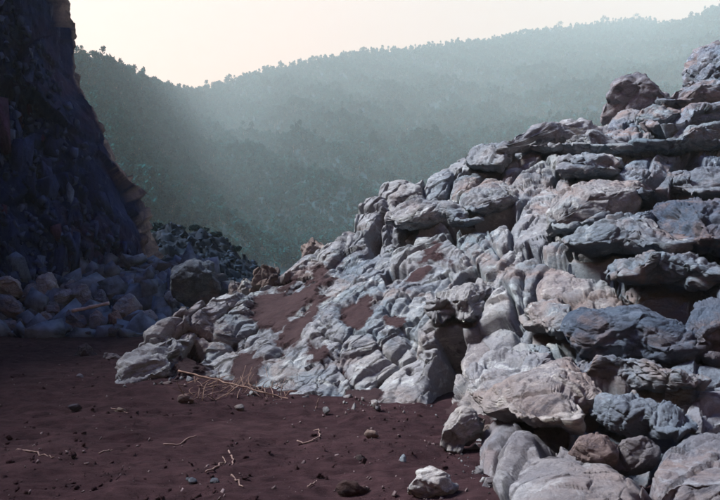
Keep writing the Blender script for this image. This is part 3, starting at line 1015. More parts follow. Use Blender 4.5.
PALE, GREY, BLUE, TAN, TEAL, DARK, PINK = (.27, .29, .315), (.175, .21, .255), (.105, .145, .20), (.265, .22, .205), (.15, .215, .25), (.052, .062, .092), (.25, .205, .205)  # DARK puts the shade of hollows and turned-away faces into the colour
ROCKS = [
    # left tongue
    ('slab', PALE, dict(tf=.26, lift=-.05, tip=-.04), [(118, 384), (124, 370), (133, 354), (147, 339), (172, 337), (181, 350), (166, 358), (167, 370), (150, 375), (133, 382)]),
    ('slab', PALE, dict(tf=.30, lift=.10, tip=.12), [(148, 342), (146, 335), (165, 322), (190, 305), (212, 296), (234, 297), (238, 306), (226, 316), (206, 322), (196, 336), (186, 346), (172, 342)]),
    ('slab', TAN, dict(tf=.25, lift=-.06, rough=.5), [(203, 319), (212, 323), (212, 340), (204, 351), (189, 352), (192, 336)]),
    ('slab', TEAL, dict(tf=.28), [(238, 300), (222, 312), (214, 328), (205, 346), (200, 362), (212, 357), (223, 346), (233, 335), (246, 320), (264, 300), (276, 285), (262, 282), (248, 292)]),
    ('block', PALE, dict(), [(202, 362), (210, 371), (225, 379), (241, 368), (239, 355), (230, 347), (214, 352)]),
    ('block', GREY, dict(), [(234, 336), (243, 324), (262, 324), (276, 330), (277, 346), (266, 360), (258, 362), (252, 350), (240, 352)]),
    ('stone', PALE, dict(tf=.5, lift=.14), [(281, 324), (288, 315), (299, 319), (297, 327), (289, 331)]),
    ('block', GREY, dict(), [(250, 300), (262, 290), (280, 284), (285, 288), (268, 298), (256, 306)]),
    # broad lower slab
    ('slab', PALE, dict(tf=.26, tip=.16, lift=.08), [(262, 381), (272, 365), (285, 352), (300, 346), (318, 354), (334, 355), (339, 366), (330, 380), (319, 388), (308, 401), (302, 393), (284, 393)]),
    ('block', PALE, dict(tf=.3), [(284, 352), (295, 335), (310, 320), (322, 314), (319, 330), (336, 340), (336, 353), (318, 350), (302, 345)]),
    ('slab', GREY, dict(tf=.3), [(314, 332), (328, 310), (345, 299), (360, 296), (376, 289), (373, 300), (356, 310), (350, 326), (345, 334), (330, 340)]),
    ('slab', PALE, dict(tf=.28), [(334, 347), (350, 335), (372, 330), (379, 340), (382, 352), (394, 356), (380, 371), (356, 386), (346, 379), (338, 364)]),
    ('block', PALE, dict(tf=.5, lift=.10, tip=.18), [(376, 401), (380, 386), (388, 375), (400, 365), (415, 358), (421, 350), (438, 345), (442, 355), (434, 369), (426, 381), (421, 399), (406, 402), (396, 393), (390, 403)]),
    ('block', PALE, dict(), [(376, 337), (387, 325), (400, 324), (412, 330), (421, 339), (406, 353), (391, 352)]),
    ('slab', PALE, dict(tf=.3), [(398, 324), (402, 306), (415, 290), (428, 284), (442, 290), (440, 306), (426, 322), (416, 332)]),
    ('slab', GREY, dict(tf=.28), [(383, 302), (394, 286), (405, 276), (420, 267), (436, 264), (441, 275), (429, 286), (413, 292), (400, 309), (390, 312)]),
    ('slab', PALE, dict(tf=.22), [(300, 302), (320, 286), (345, 271), (370, 260), (378, 272), (398, 274), (382, 284), (357, 290), (332, 301), (312, 314)]),
    ('slab', GREY, dict(tf=.22), [(270, 292), (298, 276), (324, 258), (350, 245), (375, 235), (396, 234), (394, 248), (362, 259), (336, 273), (312, 286), (288, 298)]),
    ('slab', PALE, dict(tf=.25), [(392, 240), (415, 230), (440, 225), (456, 232), (471, 240), (476, 255), (462, 268), (450, 262), (432, 256), (410, 262), (398, 256)]),
    ('block', PALE, dict(), [(428, 292), (440, 270), (455, 262), (468, 257), (462, 275), (453, 291), (441, 302)]),
    ('block', TAN, dict(tf=.3, rough=.6), [(412, 340), (425, 325), (440, 312), (450, 308), (448, 318), (436, 330), (428, 345), (418, 350)]),
    ('block', GREY, dict(tf=.3), [(352, 330), (368, 318), (382, 304), (390, 314), (382, 326), (372, 332)]),
    # middle
    ('block', TAN, dict(tf=.42, lift=.05), [(443, 403), (448, 385), (455, 370), (460, 355), (468, 340), (479, 334), (491, 345), (499, 361), (496, 381), (481, 396), (460, 406)]),
    ('block', PALE, dict(tf=.38, lift=.12, tip=.16, rough=1.3), [(431, 326), (445, 312), (458, 300), (470, 290), (480, 282), (493, 280), (497, 290), (490, 305), (482, 320), (479, 334), (465, 333), (456, 329), (444, 333)]),
    ('slab', PALE, dict(tf=.35), [(478, 338), (488, 312), (496, 295), (506, 281), (517, 300), (514, 326), (506, 351), (496, 364), (485, 352)]),
    ('slab', TEAL, dict(tf=.3), [(502, 286), (514, 266), (525, 254), (541, 262), (557, 271), (542, 286), (532, 301), (522, 322), (512, 304)]),
    ('slab', TAN, dict(tf=.3, rough=.7), [(532, 296), (545, 275), (553, 269), (576, 277), (600, 281), (622, 284), (630, 300), (620, 314), (600, 311), (580, 317), (564, 310), (545, 308)]),
    ('block', PALE, dict(tf=.45, rough=.8, lift=.08), [(526, 328), (534, 311), (550, 302), (566, 307), (574, 320), (578, 346), (562, 348), (545, 337), (531, 337)]),
    ('boulder', DARK, dict(tf=.42, rough=.6, lift=.05), [(572, 346), (583, 326), (604, 312), (630, 304), (650, 305), (671, 315), (686, 330), (696, 350), (699, 370), (670, 374), (640, 365), (610, 366), (590, 362)]),
    ('block', PALE, dict(tf=.45, lift=.10), [(495, 402), (500, 380), (508, 360), (520, 347), (536, 349), (549, 357), (546, 372), (556, 375), (541, 391), (526, 406), (510, 419), (496, 416)]),
    ('block', BLUE, dict(tf=.3, lift=-.1), [(514, 330), (520, 310), (532, 298), (534, 312), (528, 328), (520, 345)]),
    # foreground right
    ('slab', TAN, dict(tf=.36, lift=.12, rough=.6), [(497, 420), (520, 405), (545, 385), (562, 367), (574, 371), (583, 392), (598, 408), (592, 419), (572, 422), (577, 436), (571, 456), (555, 450), (540, 444), (525, 432), (508, 434)]),
    ('block', TEAL, dict(tf=.4, rough=.5, lift=.05), [(556, 432), (568, 421), (582, 420), (588, 436), (578, 452), (567, 457), (557, 450)]),
    ('slab', BLUE, dict(tf=.34, lift=.10, tip=.16), [(571, 376), (590, 361), (611, 364), (640, 379), (665, 389), (690, 394), (702, 405), (682, 413), (655, 403), (630, 391), (605, 386), (588, 391)]),
    ('slab', BLUE, dict(tf=.42, lift=.10), [(591, 417), (610, 407), (636, 411), (661, 419), (681, 434), (692, 448), (682, 460), (660, 457), (645, 443), (625, 443), (605, 434)]),
    ('slab', TAN, dict(tf=.34, lift=.05, rough=.5), [(500, 520), (502, 482), (513, 452), (525, 432), (541, 445), (561, 455), (582, 466), (607, 469), (626, 484), (650, 520), (640, 560), (530, 555)]),
    ('block', (.27, .22, .22), dict(tf=.4, rough=.7), [(478, 442), (495, 425), (510, 414), (531, 404), (547, 400), (533, 426), (520, 447), (509, 472), (500, 486), (484, 478), (477, 460)]),
    ('block', TAN, dict(tf=.45, rough=.7, lift=.05), [(461, 452), (470, 435), (483, 424), (492, 432), (483, 449), (477, 464), (466, 462)]),
    ('boulder', (.20, .18, .20), dict(tf=.42, rough=.5), [(656, 500), (668, 472), (688, 452), (705, 435), (726, 424), (765, 440), (790, 500), (770, 560), (665, 560)]),
    ('block', (.22, .21, .24), dict(tf=.4, rough=.6), [(686, 418), (699, 396), (720, 390), (750, 398), (765, 425), (735, 428), (705, 436)]),
    ('block', BLUE, dict(tf=.4, rough=.6), [(655, 402), (668, 380), (690, 370), (720, 366), (740, 380), (735, 396), (700, 402), (680, 408)]),
    # middle right
    ('slab', GREY, dict(tf=.36, lift=.18, tip=.16), [(613, 288), (622, 264), (646, 267), (676, 279), (700, 284), (713, 279), (735, 284), (740, 298), (715, 304), (690, 300), (655, 294), (630, 302), (619, 298)]),
    ('boulder', PALE, dict(tf=.34, lift=.16, tip=.14, rough=.7), [(570, 257), (579, 240), (600, 224), (625, 214), (646, 214), (653, 230), (645, 245), (660, 257), (692, 267), (662, 274), (620, 264), (600, 267), (581, 267)]),
    ('boulder', PALE, dict(tf=.38, lift=.06, rough=.7), [(553, 227), (561, 205), (579, 187), (600, 181), (626, 184), (642, 200), (634, 213), (611, 221), (591, 233), (575, 247), (560, 242)]),
    ('block', GREY, dict(tf=.34, rough=1.2), [(508, 237), (519, 210), (534, 194), (556, 189), (562, 205), (554, 226), (546, 246), (530, 250), (513, 248)]),
    ('stone', PALE, dict(tf=.45, lift=.12), [(539, 252), (550, 243), (571, 245), (577, 255), (560, 261), (545, 259)]),
    ('slab', DARK, dict(tf=.36, lift=.10), [(643, 227), (658, 206), (680, 199), (700, 209), (732, 204), (752, 240), (722, 266), (690, 263), (664, 249)]),
    ('slab', BLUE, dict(tf=.32, lift=.10), [(630, 207), (644, 190), (670, 179), (700, 177), (740, 184), (745, 200), (700, 207), (665, 201), (645, 212)]),
    ('block', DARK, dict(tf=.45), [(688, 348), (697, 320), (705, 302), (730, 298), (765, 310), (770, 360), (735, 374), (703, 372)]),
    ('block', DARK, dict(tf=.3, lift=-.15), [(640, 300), (680, 302), (705, 310), (695, 340), (670, 330)]),
    ('block', DARK, dict(tf=.3, lift=-.2), [(560, 262), (600, 268), (625, 270), (618, 284), (575, 278)]),
    # upper left ridge
    ('block', PALE, dict(tf=.5), [(379, 194), (382, 178), (395, 169), (412, 168), (427, 177), (424, 196), (410, 207), (395, 212), (384, 207)]),
    ('block', BLUE, dict(tf=.4), [(419, 186), (430, 173), (446, 164), (454, 175), (446, 192), (430, 195)]),
    ('block', GREY, dict(tf=.4), [(443, 172), (451, 155), (462, 147), (481, 145), (480, 160), (471, 174), (455, 177)]),
    ('boulder', GREY, dict(tf=.42, lift=.08), [(468, 173), (474, 155), (485, 146), (506, 147), (512, 160), (502, 178), (485, 175)]),
    ('block', GREY, dict(tf=.38), [(498, 174), (509, 150), (525, 137), (541, 131), (553, 145), (543, 166), (527, 180), (510, 187)]),
    ('slab', TEAL, dict(tf=.34, lift=.06), [(448, 192), (464, 176), (485, 176), (506, 186), (517, 195), (506, 207), (480, 206), (460, 202)]),
    ('slab', GREY, dict(tf=.36, lift=.12, tip=.16), [(463, 217), (478, 198), (500, 188), (514, 192), (514, 206), (497, 214), (480, 227)]),
    ('slab', PALE, dict(tf=.3, lift=.08, tip=.14), [(398, 232), (419, 211), (440, 196), (466, 205), (472, 216), (482, 229), (468, 234), (445, 229), (420, 236), (404, 242)]),
    ('slab', BLUE, dict(tf=.3), [(383, 243), (394, 220), (409, 206), (426, 199), (433, 205), (416, 222), (401, 237), (390, 247)]),
    ('slab', TEAL, dict(tf=.22, rough=.5, lift=-.05), [(438, 236), (460, 228), (486, 231), (497, 245), (502, 262), (494, 278), (476, 264), (460, 258), (450, 247)]),
    ('stone', PALE, dict(tf=.5, lift=.08), [(487, 242), (491, 225), (502, 221), (514, 232), (510, 246), (496, 250)]),
    ('block', PALE, dict(tf=.35), [(496, 282), (494, 262), (506, 250), (524, 250), (522, 262), (510, 276)]),
    ('block', BLUE, dict(tf=.35, lift=-.08), [(512, 208), (520, 190), (540, 180), (552, 186), (536, 196), (522, 214), (514, 228)]),
    ('slab', GREY, dict(tf=.5, lift=.12), [(357, 211), (361, 202), (378, 198), (391, 199), (389, 209), (372, 213)]),
    ('block', GREY, dict(tf=.45), [(357, 212), (378, 211), (374, 222), (372, 231), (357, 229)]),
    ('block', TEAL, dict(tf=.45), [(354, 230), (373, 230), (369, 244), (360, 250), (350, 248)]),
    ('slab', BLUE, dict(tf=.4), [(376, 242), (385, 214), (393, 211), (397, 224), (388, 244), (379, 250)]),
    ('block', GREY, dict(tf=.4), [(318, 264), (326, 249), (336, 239), (350, 231), (359, 231), (356, 246), (341, 259), (328, 266)]),
    ('block', BLUE, dict(tf=.4), [(281, 276), (292, 263), (304, 258), (318, 262), (312, 274), (296, 278)]),
    ('block', GREY, dict(tf=.4), [(283, 288), (290, 276), (309, 271), (318, 280), (302, 290)]),
    # stacked slabs at upper right
    ('slab', GREY, dict(tf=.34, lift=.10, tip=.2), [(498, 168), (520, 150), (545, 137), (575, 127), (601, 124), (612, 130), (602, 141), (570, 144), (545, 147), (525, 158), (506, 170)]),
    ('block', BLUE, dict(tf=.42), [(599, 142), (604, 125), (629, 117), (640, 125), (637, 139), (616, 144)]),
    ('slab', GREY, dict(tf=.34, lift=.06, tip=.18), [(535, 160), (550, 147), (600, 144), (645, 140), (662, 141), (652, 157), (600, 161), (565, 163)]),
    ('slab', TEAL, dict(tf=.36, lift=.04), [(506, 190), (514, 170), (532, 160), (561, 152), (563, 167), (546, 182), (526, 184)]),
    ('slab', GREY, dict(tf=.36, lift=.04, tip=.16), [(558, 162), (600, 158), (623, 162), (613, 180), (590, 184), (562, 184)]),
    ('slab', GREY, dict(tf=.4, lift=.1), [(606, 110), (620, 103), (642, 110), (641, 120), (622, 120), (609, 117)]),
    ('slab', TEAL, dict(tf=.4, lift=.05, tip=.16), [(638, 127), (647, 112), (681, 109), (683, 121), (660, 129), (645, 132)]),
    ('slab', BLUE, dict(tf=.4, lift=.05, tip=.16), [(657, 110), (680, 97), (710, 87), (740, 84), (745, 100), (700, 107), (680, 113), (665, 114)]),
    ('block', BLUE, dict(tf=.45), [(684, 88), (689, 70), (696, 52), (705, 44), (740, 40), (755, 70), (740, 88), (705, 92), (690, 94)]),
    ('slab', BLUE, dict(tf=.38, lift=.05, tip=.18), [(643, 132), (680, 122), (700, 110), (745, 103), (750, 122), (700, 132), (680, 141), (660, 143)]),
    ('slab', TEAL, dict(tf=.36, lift=.05, tip=.18), [(633, 158), (642, 143), (668, 140), (700, 130), (745, 126), (750, 148), (700, 152), (670, 160)]),
    ('slab', BLUE, dict(tf=.38, lift=.05, tip=.16), [(617, 180), (622, 165), (650, 158), (680, 155), (693, 170), (672, 182), (640, 190)]),
    ('block', BLUE, dict(tf=.4), [(690, 178), (699, 156), (740, 150), (750, 178), (710, 184)]),
]
# beyond the right edge of the photograph the outcrop simply goes on
for k in range(16):
    a_, b_ = 770 + (k % 2) * 62 + rng.uniform(-8, 8), 55 + k * 30 + rng.uniform(-6, 6)
    w_, h_ = 44 + rng.uniform(0, 10), 24 + rng.uniform(0, 10)
    th_ = np.sort(rng.uniform(0, 6.28, 9))
    ROCKS.append(('boulder', BLUE, dict(tf=.4, level=4), [(a_ + w_ * math.cos(x_) * rng.uniform(.8, 1.1), b_ + h_ * math.sin(x_) * rng.uniform(.8, 1.1)) for x_ in th_]))
SOLID = {(118, 384), (613, 288), (571, 376), (591, 417), (656, 500), (684, 88), (431, 326), (526, 328), (572, 346), (495, 402), (497, 420), (570, 257), (553, 227), (643, 227), (688, 348),
         (463, 217), (498, 168), (535, 160), (657, 110), (643, 132), (633, 158), (558, 162), (398, 232), (630, 207), (638, 127), (468, 173)}
for nm, col, kw, pl_ in ROCKS:
    if tuple(pl_[0]) in SOLID or pl_[0][0] > 745:
        kw = dict(kw)
        kw['rough'] = kw.get('rough', 1.0) * 0.7
        kw['tip'] = kw.get('tip', .10) + .10
        kw['lift'] = kw.get('lift', 0.0) + .05
        c_ = tuple(.42 * x_ + .58 * y_ for x_, y_ in zip(col, PALE if pl_[0][0] < 560 and pl_[0][1] < 440 else GREY)) if col != DARK else tuple(.6 * x_ + .4 * y_ for x_, y_ in zip(col, BLUE))  # right-hand rocks mixed darker: the falloff in brightness is put into their colour
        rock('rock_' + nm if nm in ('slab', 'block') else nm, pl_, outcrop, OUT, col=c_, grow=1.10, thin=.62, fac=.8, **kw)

# the jointed bedrock: one continuous relief, split along its joints into the separate slabs
bxs = np.concatenate([np.linspace(112, 735, 600), np.linspace(738, 890, 60)])
bys = np.linspace(0, 1, 420)
bt, bb = np.interp(bxs, LT[:, 0], LT[:, 1]), np.interp(bxs, LB[:, 0], LB[:, 1])
BY = (bt + (bb - bt) * bys[:, None])
BX = np.broadcast_to(bxs, BY.shape).copy()
shp = BX.shape
bx1, by1 = BX.ravel(), BY.ravel()
bp, bn = OUT.at(bx1, by1)
sd_ = bp[:, 1] / 10                                             # local size of a photo pixel, relative to 10 m
mpp = bp[:, 1] / F
jag = 3.2 / sd_ ** .5
wx = bx1 + jag * (fbm(bp * 1.3 + 5, 3, .4)); wy = by1 + jag * (fbm(bp * 1.3 + 61, 3, .4))
H = np.full(len(bp), -9.0)
own = np.full(len(bp), -1)
second = np.full(len(bp), -99.0); near_d = np.full(len(bp), -99.0); near_o = np.full(len(bp), -1)
for k, (nm, col, kw, pl_) in enumerate(ROCKS):
    pa = np.array(pl_, float)
    lo, hi = pa.min(0) - 14, pa.max(0) + 14
    m = np.where((wx > lo[0]) & (wx < hi[0]) & (wy > lo[1]) & (wy < hi[1]))[0]
    if not len(m):
        continue
    solid = tuple(pl_[0]) in SOLID
    pa = pa.mean(0) + (pa - pa.mean(0)) * 1.05
    e = inside_dist(wx[m], wy[m], pa) + 1.0
    upd = e > near_d[m]
    second[m] = np.where(upd, near_d[m], np.maximum(second[m], e))
    near_d[m[upd]] = e[upd]; near_o[m[upd]] = k
    em = e * mpp[m]
    cy_ = pa[:, 1].mean(); hh = (hi[1] - lo[1] - 28) / 2 + 1
    size = math.sqrt(max((hi[0] - lo[0] - 28) * hh * 1.4, 1)) * mpp[m].mean()
    v_ = (wy[m] - cy_) / hh
    fore = np.clip((cy_ - 250) / 120, 0, 1) * np.clip((pa[:, 0].mean() - 470) / 60, 0, 1)
    T = kw.get('tf', .42) * size * (0.36 + 0.26 * fore)
    flush = 0.35 if pa[:, 0].mean() < 485 and cy_ > 235 else 1.0       # the broad lower slab is nearly flush
    ed = np.clip(em / (0.09 + 0.16 * size), 0, 1)
    h = T * flush * (ed * (2 - ed)) + flush * (kw.get('lift', 0) * .6 + kw.get('tip', .10) * size * 0.5 * v_ * ed)
    if solid:
        h = -0.20 * size * ed
    ok_ = (e > 0) & upd
    H[m[ok_]] = h[ok_]; own[m[ok_]] = k
gap = own < 0
H[gap] = 0
joint = np.clip(-near_d * mpp / 0.14, 0, 1)
lower = np.clip((485 - bx1) / 30, 0, 1) * np.clip((by1 - 232) / 16, 0, 1)
H = H - np.where(gap, joint * (0.30 - 0.20 * lower), 0)
own = np.where(gap & (near_d > -7), near_o, own)
seam = np.clip(1 - (near_d - second) / (2.6 / sd_ ** .5 * (0.7 + 0.8 * np.clip(fbm(bp * .9 + 8, 2) + .4, 0, 1))), 0, 1) ** .7
foreA = np.clip((by1 - 250) / 120, 0, 1) * np.clip((bx1 - 470) / 60, 0, 1)
H -= seam * (0.36 - 0.29 * lower + .12 * foreA) / np.clip(sd_, 1, 3) ** .3 * np.clip(.62 + 1.5 * fbm(bp * .8 + 70, 2), .0, 1.5)
Hb = H.reshape(shp)
for _ in range(2):                                             # take single-column spikes off the joint walls
    Hb = (np.roll(Hb, 1, 1) + 2 * Hb + np.roll(Hb, -1, 1)) / 4
H = Hb.ravel()
bw = bp + 0.30 * np.stack([perlin(bp * .8 + 3), perlin(bp * .8 + 23), perlin(bp * .8 + 43)], 1)
s5 = sd_ ** .5
st, tl, ck = cells(dipspace(bw, .55, 1.25) * .8)
H += s5 * (0.06 * st + 0.16 * tl - 0.10 * np.clip(1 - ck / .08, 0, 1) * (st > -.2))
bw2 = bp + 0.10 * np.stack([perlin(bp * 2.1 + 3), perlin(bp * 2.1 + 23), perlin(bp * 2.1 + 43)], 1)
st, tl, ck = cells(dipspace(bw2, 1.2, 3.0))
H += s5 * (0.016 * st + 0.055 * tl - 0.07 * np.clip(1 - ck / .10, 0, 1) * (st > 0))
st, tl, ck = cells(dipspace(bw2, 3.4, 6.5) + 4)
H += s5 * (0.007 * st + 0.030 * tl - 0.020 * np.clip(1 - ck / .14, 0, 1) * (st > .2))
fis = ridged(dipspace(bw, .22, 1.5) + 12, 2)                   # fissures running up the dip
H -= s5 * (.20 + .08 * lower) * np.clip((fis - .86) / .10, 0, 1)
H += s5 * (0.10 * fbm(bw * .6, 3) + 0.10 * (ridged(dipspace(bw, .45, 1.2), 4) - .75) - 0.20 * pits(bw * 1.5, .20) - .10 * pits(bw2 * 3.8, .16) - .03 * pits(bp * 9, .2) + .018 * fbm(bp * 6, 4))
so = np.zeros(len(bp))
for s_ in SOIL:
    dd = inside_dist(wx, wy, s_) + 10.0 * fbm(bp * 2.2, 5, .6)
    so = np.maximum(so, np.clip((dd + 5) / 10, 0, 1))
so = np.maximum(so, np.clip((np.broadcast_to(bys[:, None], shp).ravel() - .965) / .02, 0, 1))
H = H * (1 - so) + so * (-0.03 + .05 * fbm(bp * 1.2, 3))
for pl_, dep in HOLES:
    dd = inside_dist(wx, wy, pl_)
    hd = np.clip((dd + 3) / 8, 0, 1)
    H -= dep * 2.0 * hd * hd * (3 - 2 * hd)
for (qx, qy, qr, qd) in PITS:
    H -= qd * np.exp(-(np.hypot(wx - qx, (wy - qy) * 1.2) / qr) ** 4)
Hb = H.reshape(shp)
Hs = Hb.copy()
for _ in range(30):
    Hs = (np.roll(Hs, 3, 0) + np.roll(Hs, -3, 0) + np.roll(Hs, 3, 1) + np.roll(Hs, -3, 1)) / 4
hollow = np.clip(((Hs - Hb) / 0.08).ravel() - .05, 0, 1) * np.clip((430 - bx1) / 60, 0, 1) * np.clip((by1 - 250) / 30, 0, 1)
so = np.maximum(so, .70 * hollow)
far_ = np.clip((sd_ - 1.0) / .5, 0, 1)
H = H * (1 - .30 * far_)
bdir = bn + np.array([0, -1.0, 0]) * (.75 * far_)[:, None]
bdir /= np.linalg.norm(bdir, axis=1)[:, None]
bp = bp + bdir * H[:, None]
P3 = bp.reshape(*shp, 3)
nb = 5
back_rows = np.stack([P3[0] + np.array([0, 1.1 * k, -0.8 * k * k]) for k in range(nb, 0, -1)])
P3 = np.concatenate([back_rows, P3], 0).reshape(-1, 3)
soA = np.concatenate([np.zeros(nb * shp[1]), so])
ownA = np.concatenate([np.tile(own.reshape(shp)[0], nb), own])
fa = grid_faces(shp[0] + nb, shp[1])
fown = ownA[fa[:, 0]]
fsoil = soA[fa].mean(1) > 0.5
for k in np.unique(fown):
    for soil_ in (False, True):
        sel = fa[(fown == k) & (fsoil == soil_)] if k >= 0 else fa[(fown == k)]
        if k < 0 and soil_:
            continue
        if soil_:
            continue
        sel = fa[fown == k]
        if len(sel) < 30:
            continue
        ids, inv = np.unique(sel, return_inverse=True)
        v_ = P3[ids]
        tri_n = 'bedrock' if k < 0 else {'slab': 'rock_slab', 'block': 'rock_block'}.get(ROCKS[k][0], 'rock_block')
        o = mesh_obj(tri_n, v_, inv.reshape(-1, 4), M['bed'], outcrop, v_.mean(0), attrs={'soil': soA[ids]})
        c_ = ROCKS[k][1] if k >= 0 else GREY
        c_ = tuple(.35 * x_ + .65 * y_ for x_, y_ in zip(c_, PALE if ROCKS[k][3][0][0] < 590 and ROCKS[k][3][0][1] < 430 else GREY)) if k >= 0 and c_ != DARK else c_  # same brightness falloff to the right worked into the slab colours
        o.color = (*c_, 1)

# ------------------------------------------------------------------ loose boulders and stones
LOOSE = [
    ([(409, 492), (419, 475), (430, 468), (445, 474), (456, 486), (446, 497), (425, 500)], 4.74, (.66, .68, .70), 'boulder', 'pale grey wedge-shaped boulder lying alone on the bare soil', .5),
    ([(443, 442), (450, 419), (462, 412), (484, 420), (479, 433), (466, 439), (460, 449), (450, 448)], 6.0, (.52, .53, .55), 'boulder', 'pale boulder with a pointed flat top resting at the outcrop foot', .45),
    ([(568, 458), (579, 441), (600, 437), (617, 445), (614, 461), (595, 467), (580, 463)], 4.75, PINK, 'boulder', 'pinkish stone lodged between tan slabs at the bottom of the outcrop', .5),
    ([(612, 458), (622, 443), (641, 441), (656, 450), (652, 466), (630, 471), (618, 467)], 4.8, (.24, .235, .26), 'boulder', 'brown-grey stone wedged beside the pinkish stone', .5),
    ([(174, 291), (178, 273), (190, 267), (205, 271), (223, 275), (231, 288), (221, 298), (200, 297), (182, 299)], 14.2, (.17, .20, .25), 'boulder', 'dark craggy boulder with pale top behind the left rock tongue', .5),
    ([(252, 294), (256, 278), (265, 267), (276, 270), (279, 286), (268, 295)], 12.6, (.21, .175, .165), 'boulder', 'rounded brown boulder on the low end of the outcrop crest', .5),
    ([(301, 260), (305, 246), (312, 238), (321, 245), (323, 256), (312, 260)], 13.4, (.40, .36, .35), 'boulder', 'small pointed pale rock perched on the outcrop crest', .5),
    ([(307, 264), (310, 256), (316, 257), (316, 273), (310, 275)], 13.0, (.46, .48, .50), 'stone', 'narrow upright white stone just below the pointed rock', .5),
    ([(238, 287), (244, 278), (252, 283), (250, 296), (242, 299)], 13.2, (.36, .40, .42), 'stone', 'small white stone between the craggy and the brown boulder', .5),
    ([(227, 296), (231, 284), (240, 283), (247, 292), (241, 300), (232, 301)], 13.4, (.24, .29, .33), 'stone', 'small blue-grey stone right of the dark craggy boulder', .5),
    ([(606, 112), (611, 96), (624, 87), (645, 85), (663, 92), (670, 104), (664, 116), (640, 120), (622, 118)], 17.2, (.27, .30, .36), 'boulder', 'rounded knob-like boulder sitting on the upper skyline of the outcrop', .5),
    ([(476, 433), (480, 426), (490, 425), (493, 432), (486, 438)], 6.3, (.30, .30, .32), 'stone', 'small grey stone in the soil above the pointed pale boulder', .5),
    ([(483, 487), (487, 478), (495, 479), (498, 486), (491, 491)], 4.9, (.27, .30, .36), 'stone', 'small blue-grey stone at the base of the big tan slab', .5),
    ([(74, 357), (79, 347), (87, 347), (95, 353), (99, 358), (88, 361)], 12.2, (.12, .10, .12), 'stone', 'dark wedge of rock alone on the quarry floor', .5),
    ([(101, 360), (106, 355), (116, 354), (122, 357), (117, 361), (108, 362)], 11.9, (.28, .31, .35), 'stone', 'low flat grey stone by the tip of the left rock tongue', .4),
]
TALUS = [
    ([(-6, 292), (0, 279), (9, 275), (19, 280), (22, 291), (10, 295)], 16.8, (.34, .36, .40), 'rounded pale boulder at the far left of the rubble'),
    ([(-8, 312), (-2, 294), (10, 294), (22, 302), (24, 316), (8, 320)], 16.2, (.12, .13, .18), 'dark boulder below the rounded pale one at far left'),
    ([(36, 291), (41, 276), (52, 271), (57, 281), (55, 294), (45, 299)], 17.2, (.34, .36, .38), 'upright pale boulder against the foot of the dark cliff'),
    ([(22, 300), (26, 284), (34, 280), (38, 292), (36, 304)], 17.0, (.20, .22, .27), 'narrow grey boulder between the two palest boulders in the rubble'),
    ([(50, 302), (58, 292), (70, 289), (76, 295), (66, 302), (56, 308)], 16.8, (.27, .30, .36), 'long tilted grey block in the middle of the rubble'),
    ([(72, 300), (78, 288), (88, 285), (92, 295), (91, 308), (80, 309)], 16.9, (.26, .29, .34), 'squarish grey boulder above the pale branch'),
    ([(94, 304), (97, 289), (103, 288), (109, 300), (106, 306)], 17.0, (.16, .19, .26), 'dark slim boulder standing right of the squarish grey one'),
    ([(62, 290), (66, 282), (78, 282), (80, 287), (70, 292)], 17.6, (.23, .26, .31), 'small flat grey block lying on top of the rubble'),
    ([(112, 318), (116, 299), (126, 291), (135, 296), (143, 311), (139, 322), (122, 324)], 16.4, (.30, .33, .36), 'large rounded pale boulder at the right end of the rubble'),
    ([(108, 322), (111, 312), (119, 311), (123, 320), (118, 327)], 15.9, (.34, .25, .23), 'small pinkish boulder beside the large rounded one'),
    ([(87, 326), (95, 311), (109, 321), (106, 330), (94, 331)], 16.0, (.27, .30, .36), 'triangular grey boulder with a pale face under the branch'),
    ([(66, 328), (70, 312), (84, 314), (88, 326), (80, 333)], 16.0, (.11, .13, .19), 'dark boulder left of the triangular one'),
    ([(30, 326), (36, 316), (52, 314), (56, 322), (44, 328)], 16.2, (.25, .28, .33), 'flat grey boulder at the front of the rubble'),
    ([(40, 314), (46, 302), (58, 304), (62, 314), (52, 318)], 16.5, (.16, .18, .24), 'dark boulder behind the flat front one'),
    ([(138, 326), (141, 314), (150, 309), (158, 316), (156, 328), (146, 330)], 15.9, (.22, .25, .29), 'grey boulder just right of the large rounded one'),
    ([(150, 312), (156, 302), (166, 303), (168, 314), (160, 319)], 16.6, (.20, .23, .27), 'grey boulder at the foot of the tan cliff edge'),
    ([(104, 334), (110, 326), (124, 326), (128, 334), (116, 338)], 15.4, (.13, .15, .20), 'low dark stone in front of the large rounded boulder'),
    ([(-6, 332), (2, 322), (16, 322), (22, 330), (10, 335)], 15.8, (.15, .16, .21), 'low dark stone at the front left of the rubble'),
    ([(164, 300), (168, 290), (178, 291), (180, 302), (172, 306)], 16.4, (.22, .26, .30), 'blue-grey boulder left of the dark craggy one'),
    ([(126, 294), (130, 284), (138, 284), (142, 293), (134, 298)], 17.8, (.15, .18, .25), 'dark boulder half hidden behind the large rounded one'),
]
for pl_, D_, col, nm, lab, tf_ in LOOSE:
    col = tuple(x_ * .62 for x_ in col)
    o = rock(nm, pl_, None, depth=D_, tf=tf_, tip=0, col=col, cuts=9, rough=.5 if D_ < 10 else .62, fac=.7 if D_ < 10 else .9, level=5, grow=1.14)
    tag(o, lab, nm)
for pl_, D_, col, lab in TALUS:
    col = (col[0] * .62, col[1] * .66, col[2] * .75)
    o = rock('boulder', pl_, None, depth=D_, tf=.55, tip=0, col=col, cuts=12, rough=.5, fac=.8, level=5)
    tag(o, lab, 'boulder', 'fallen boulders below the cliff')


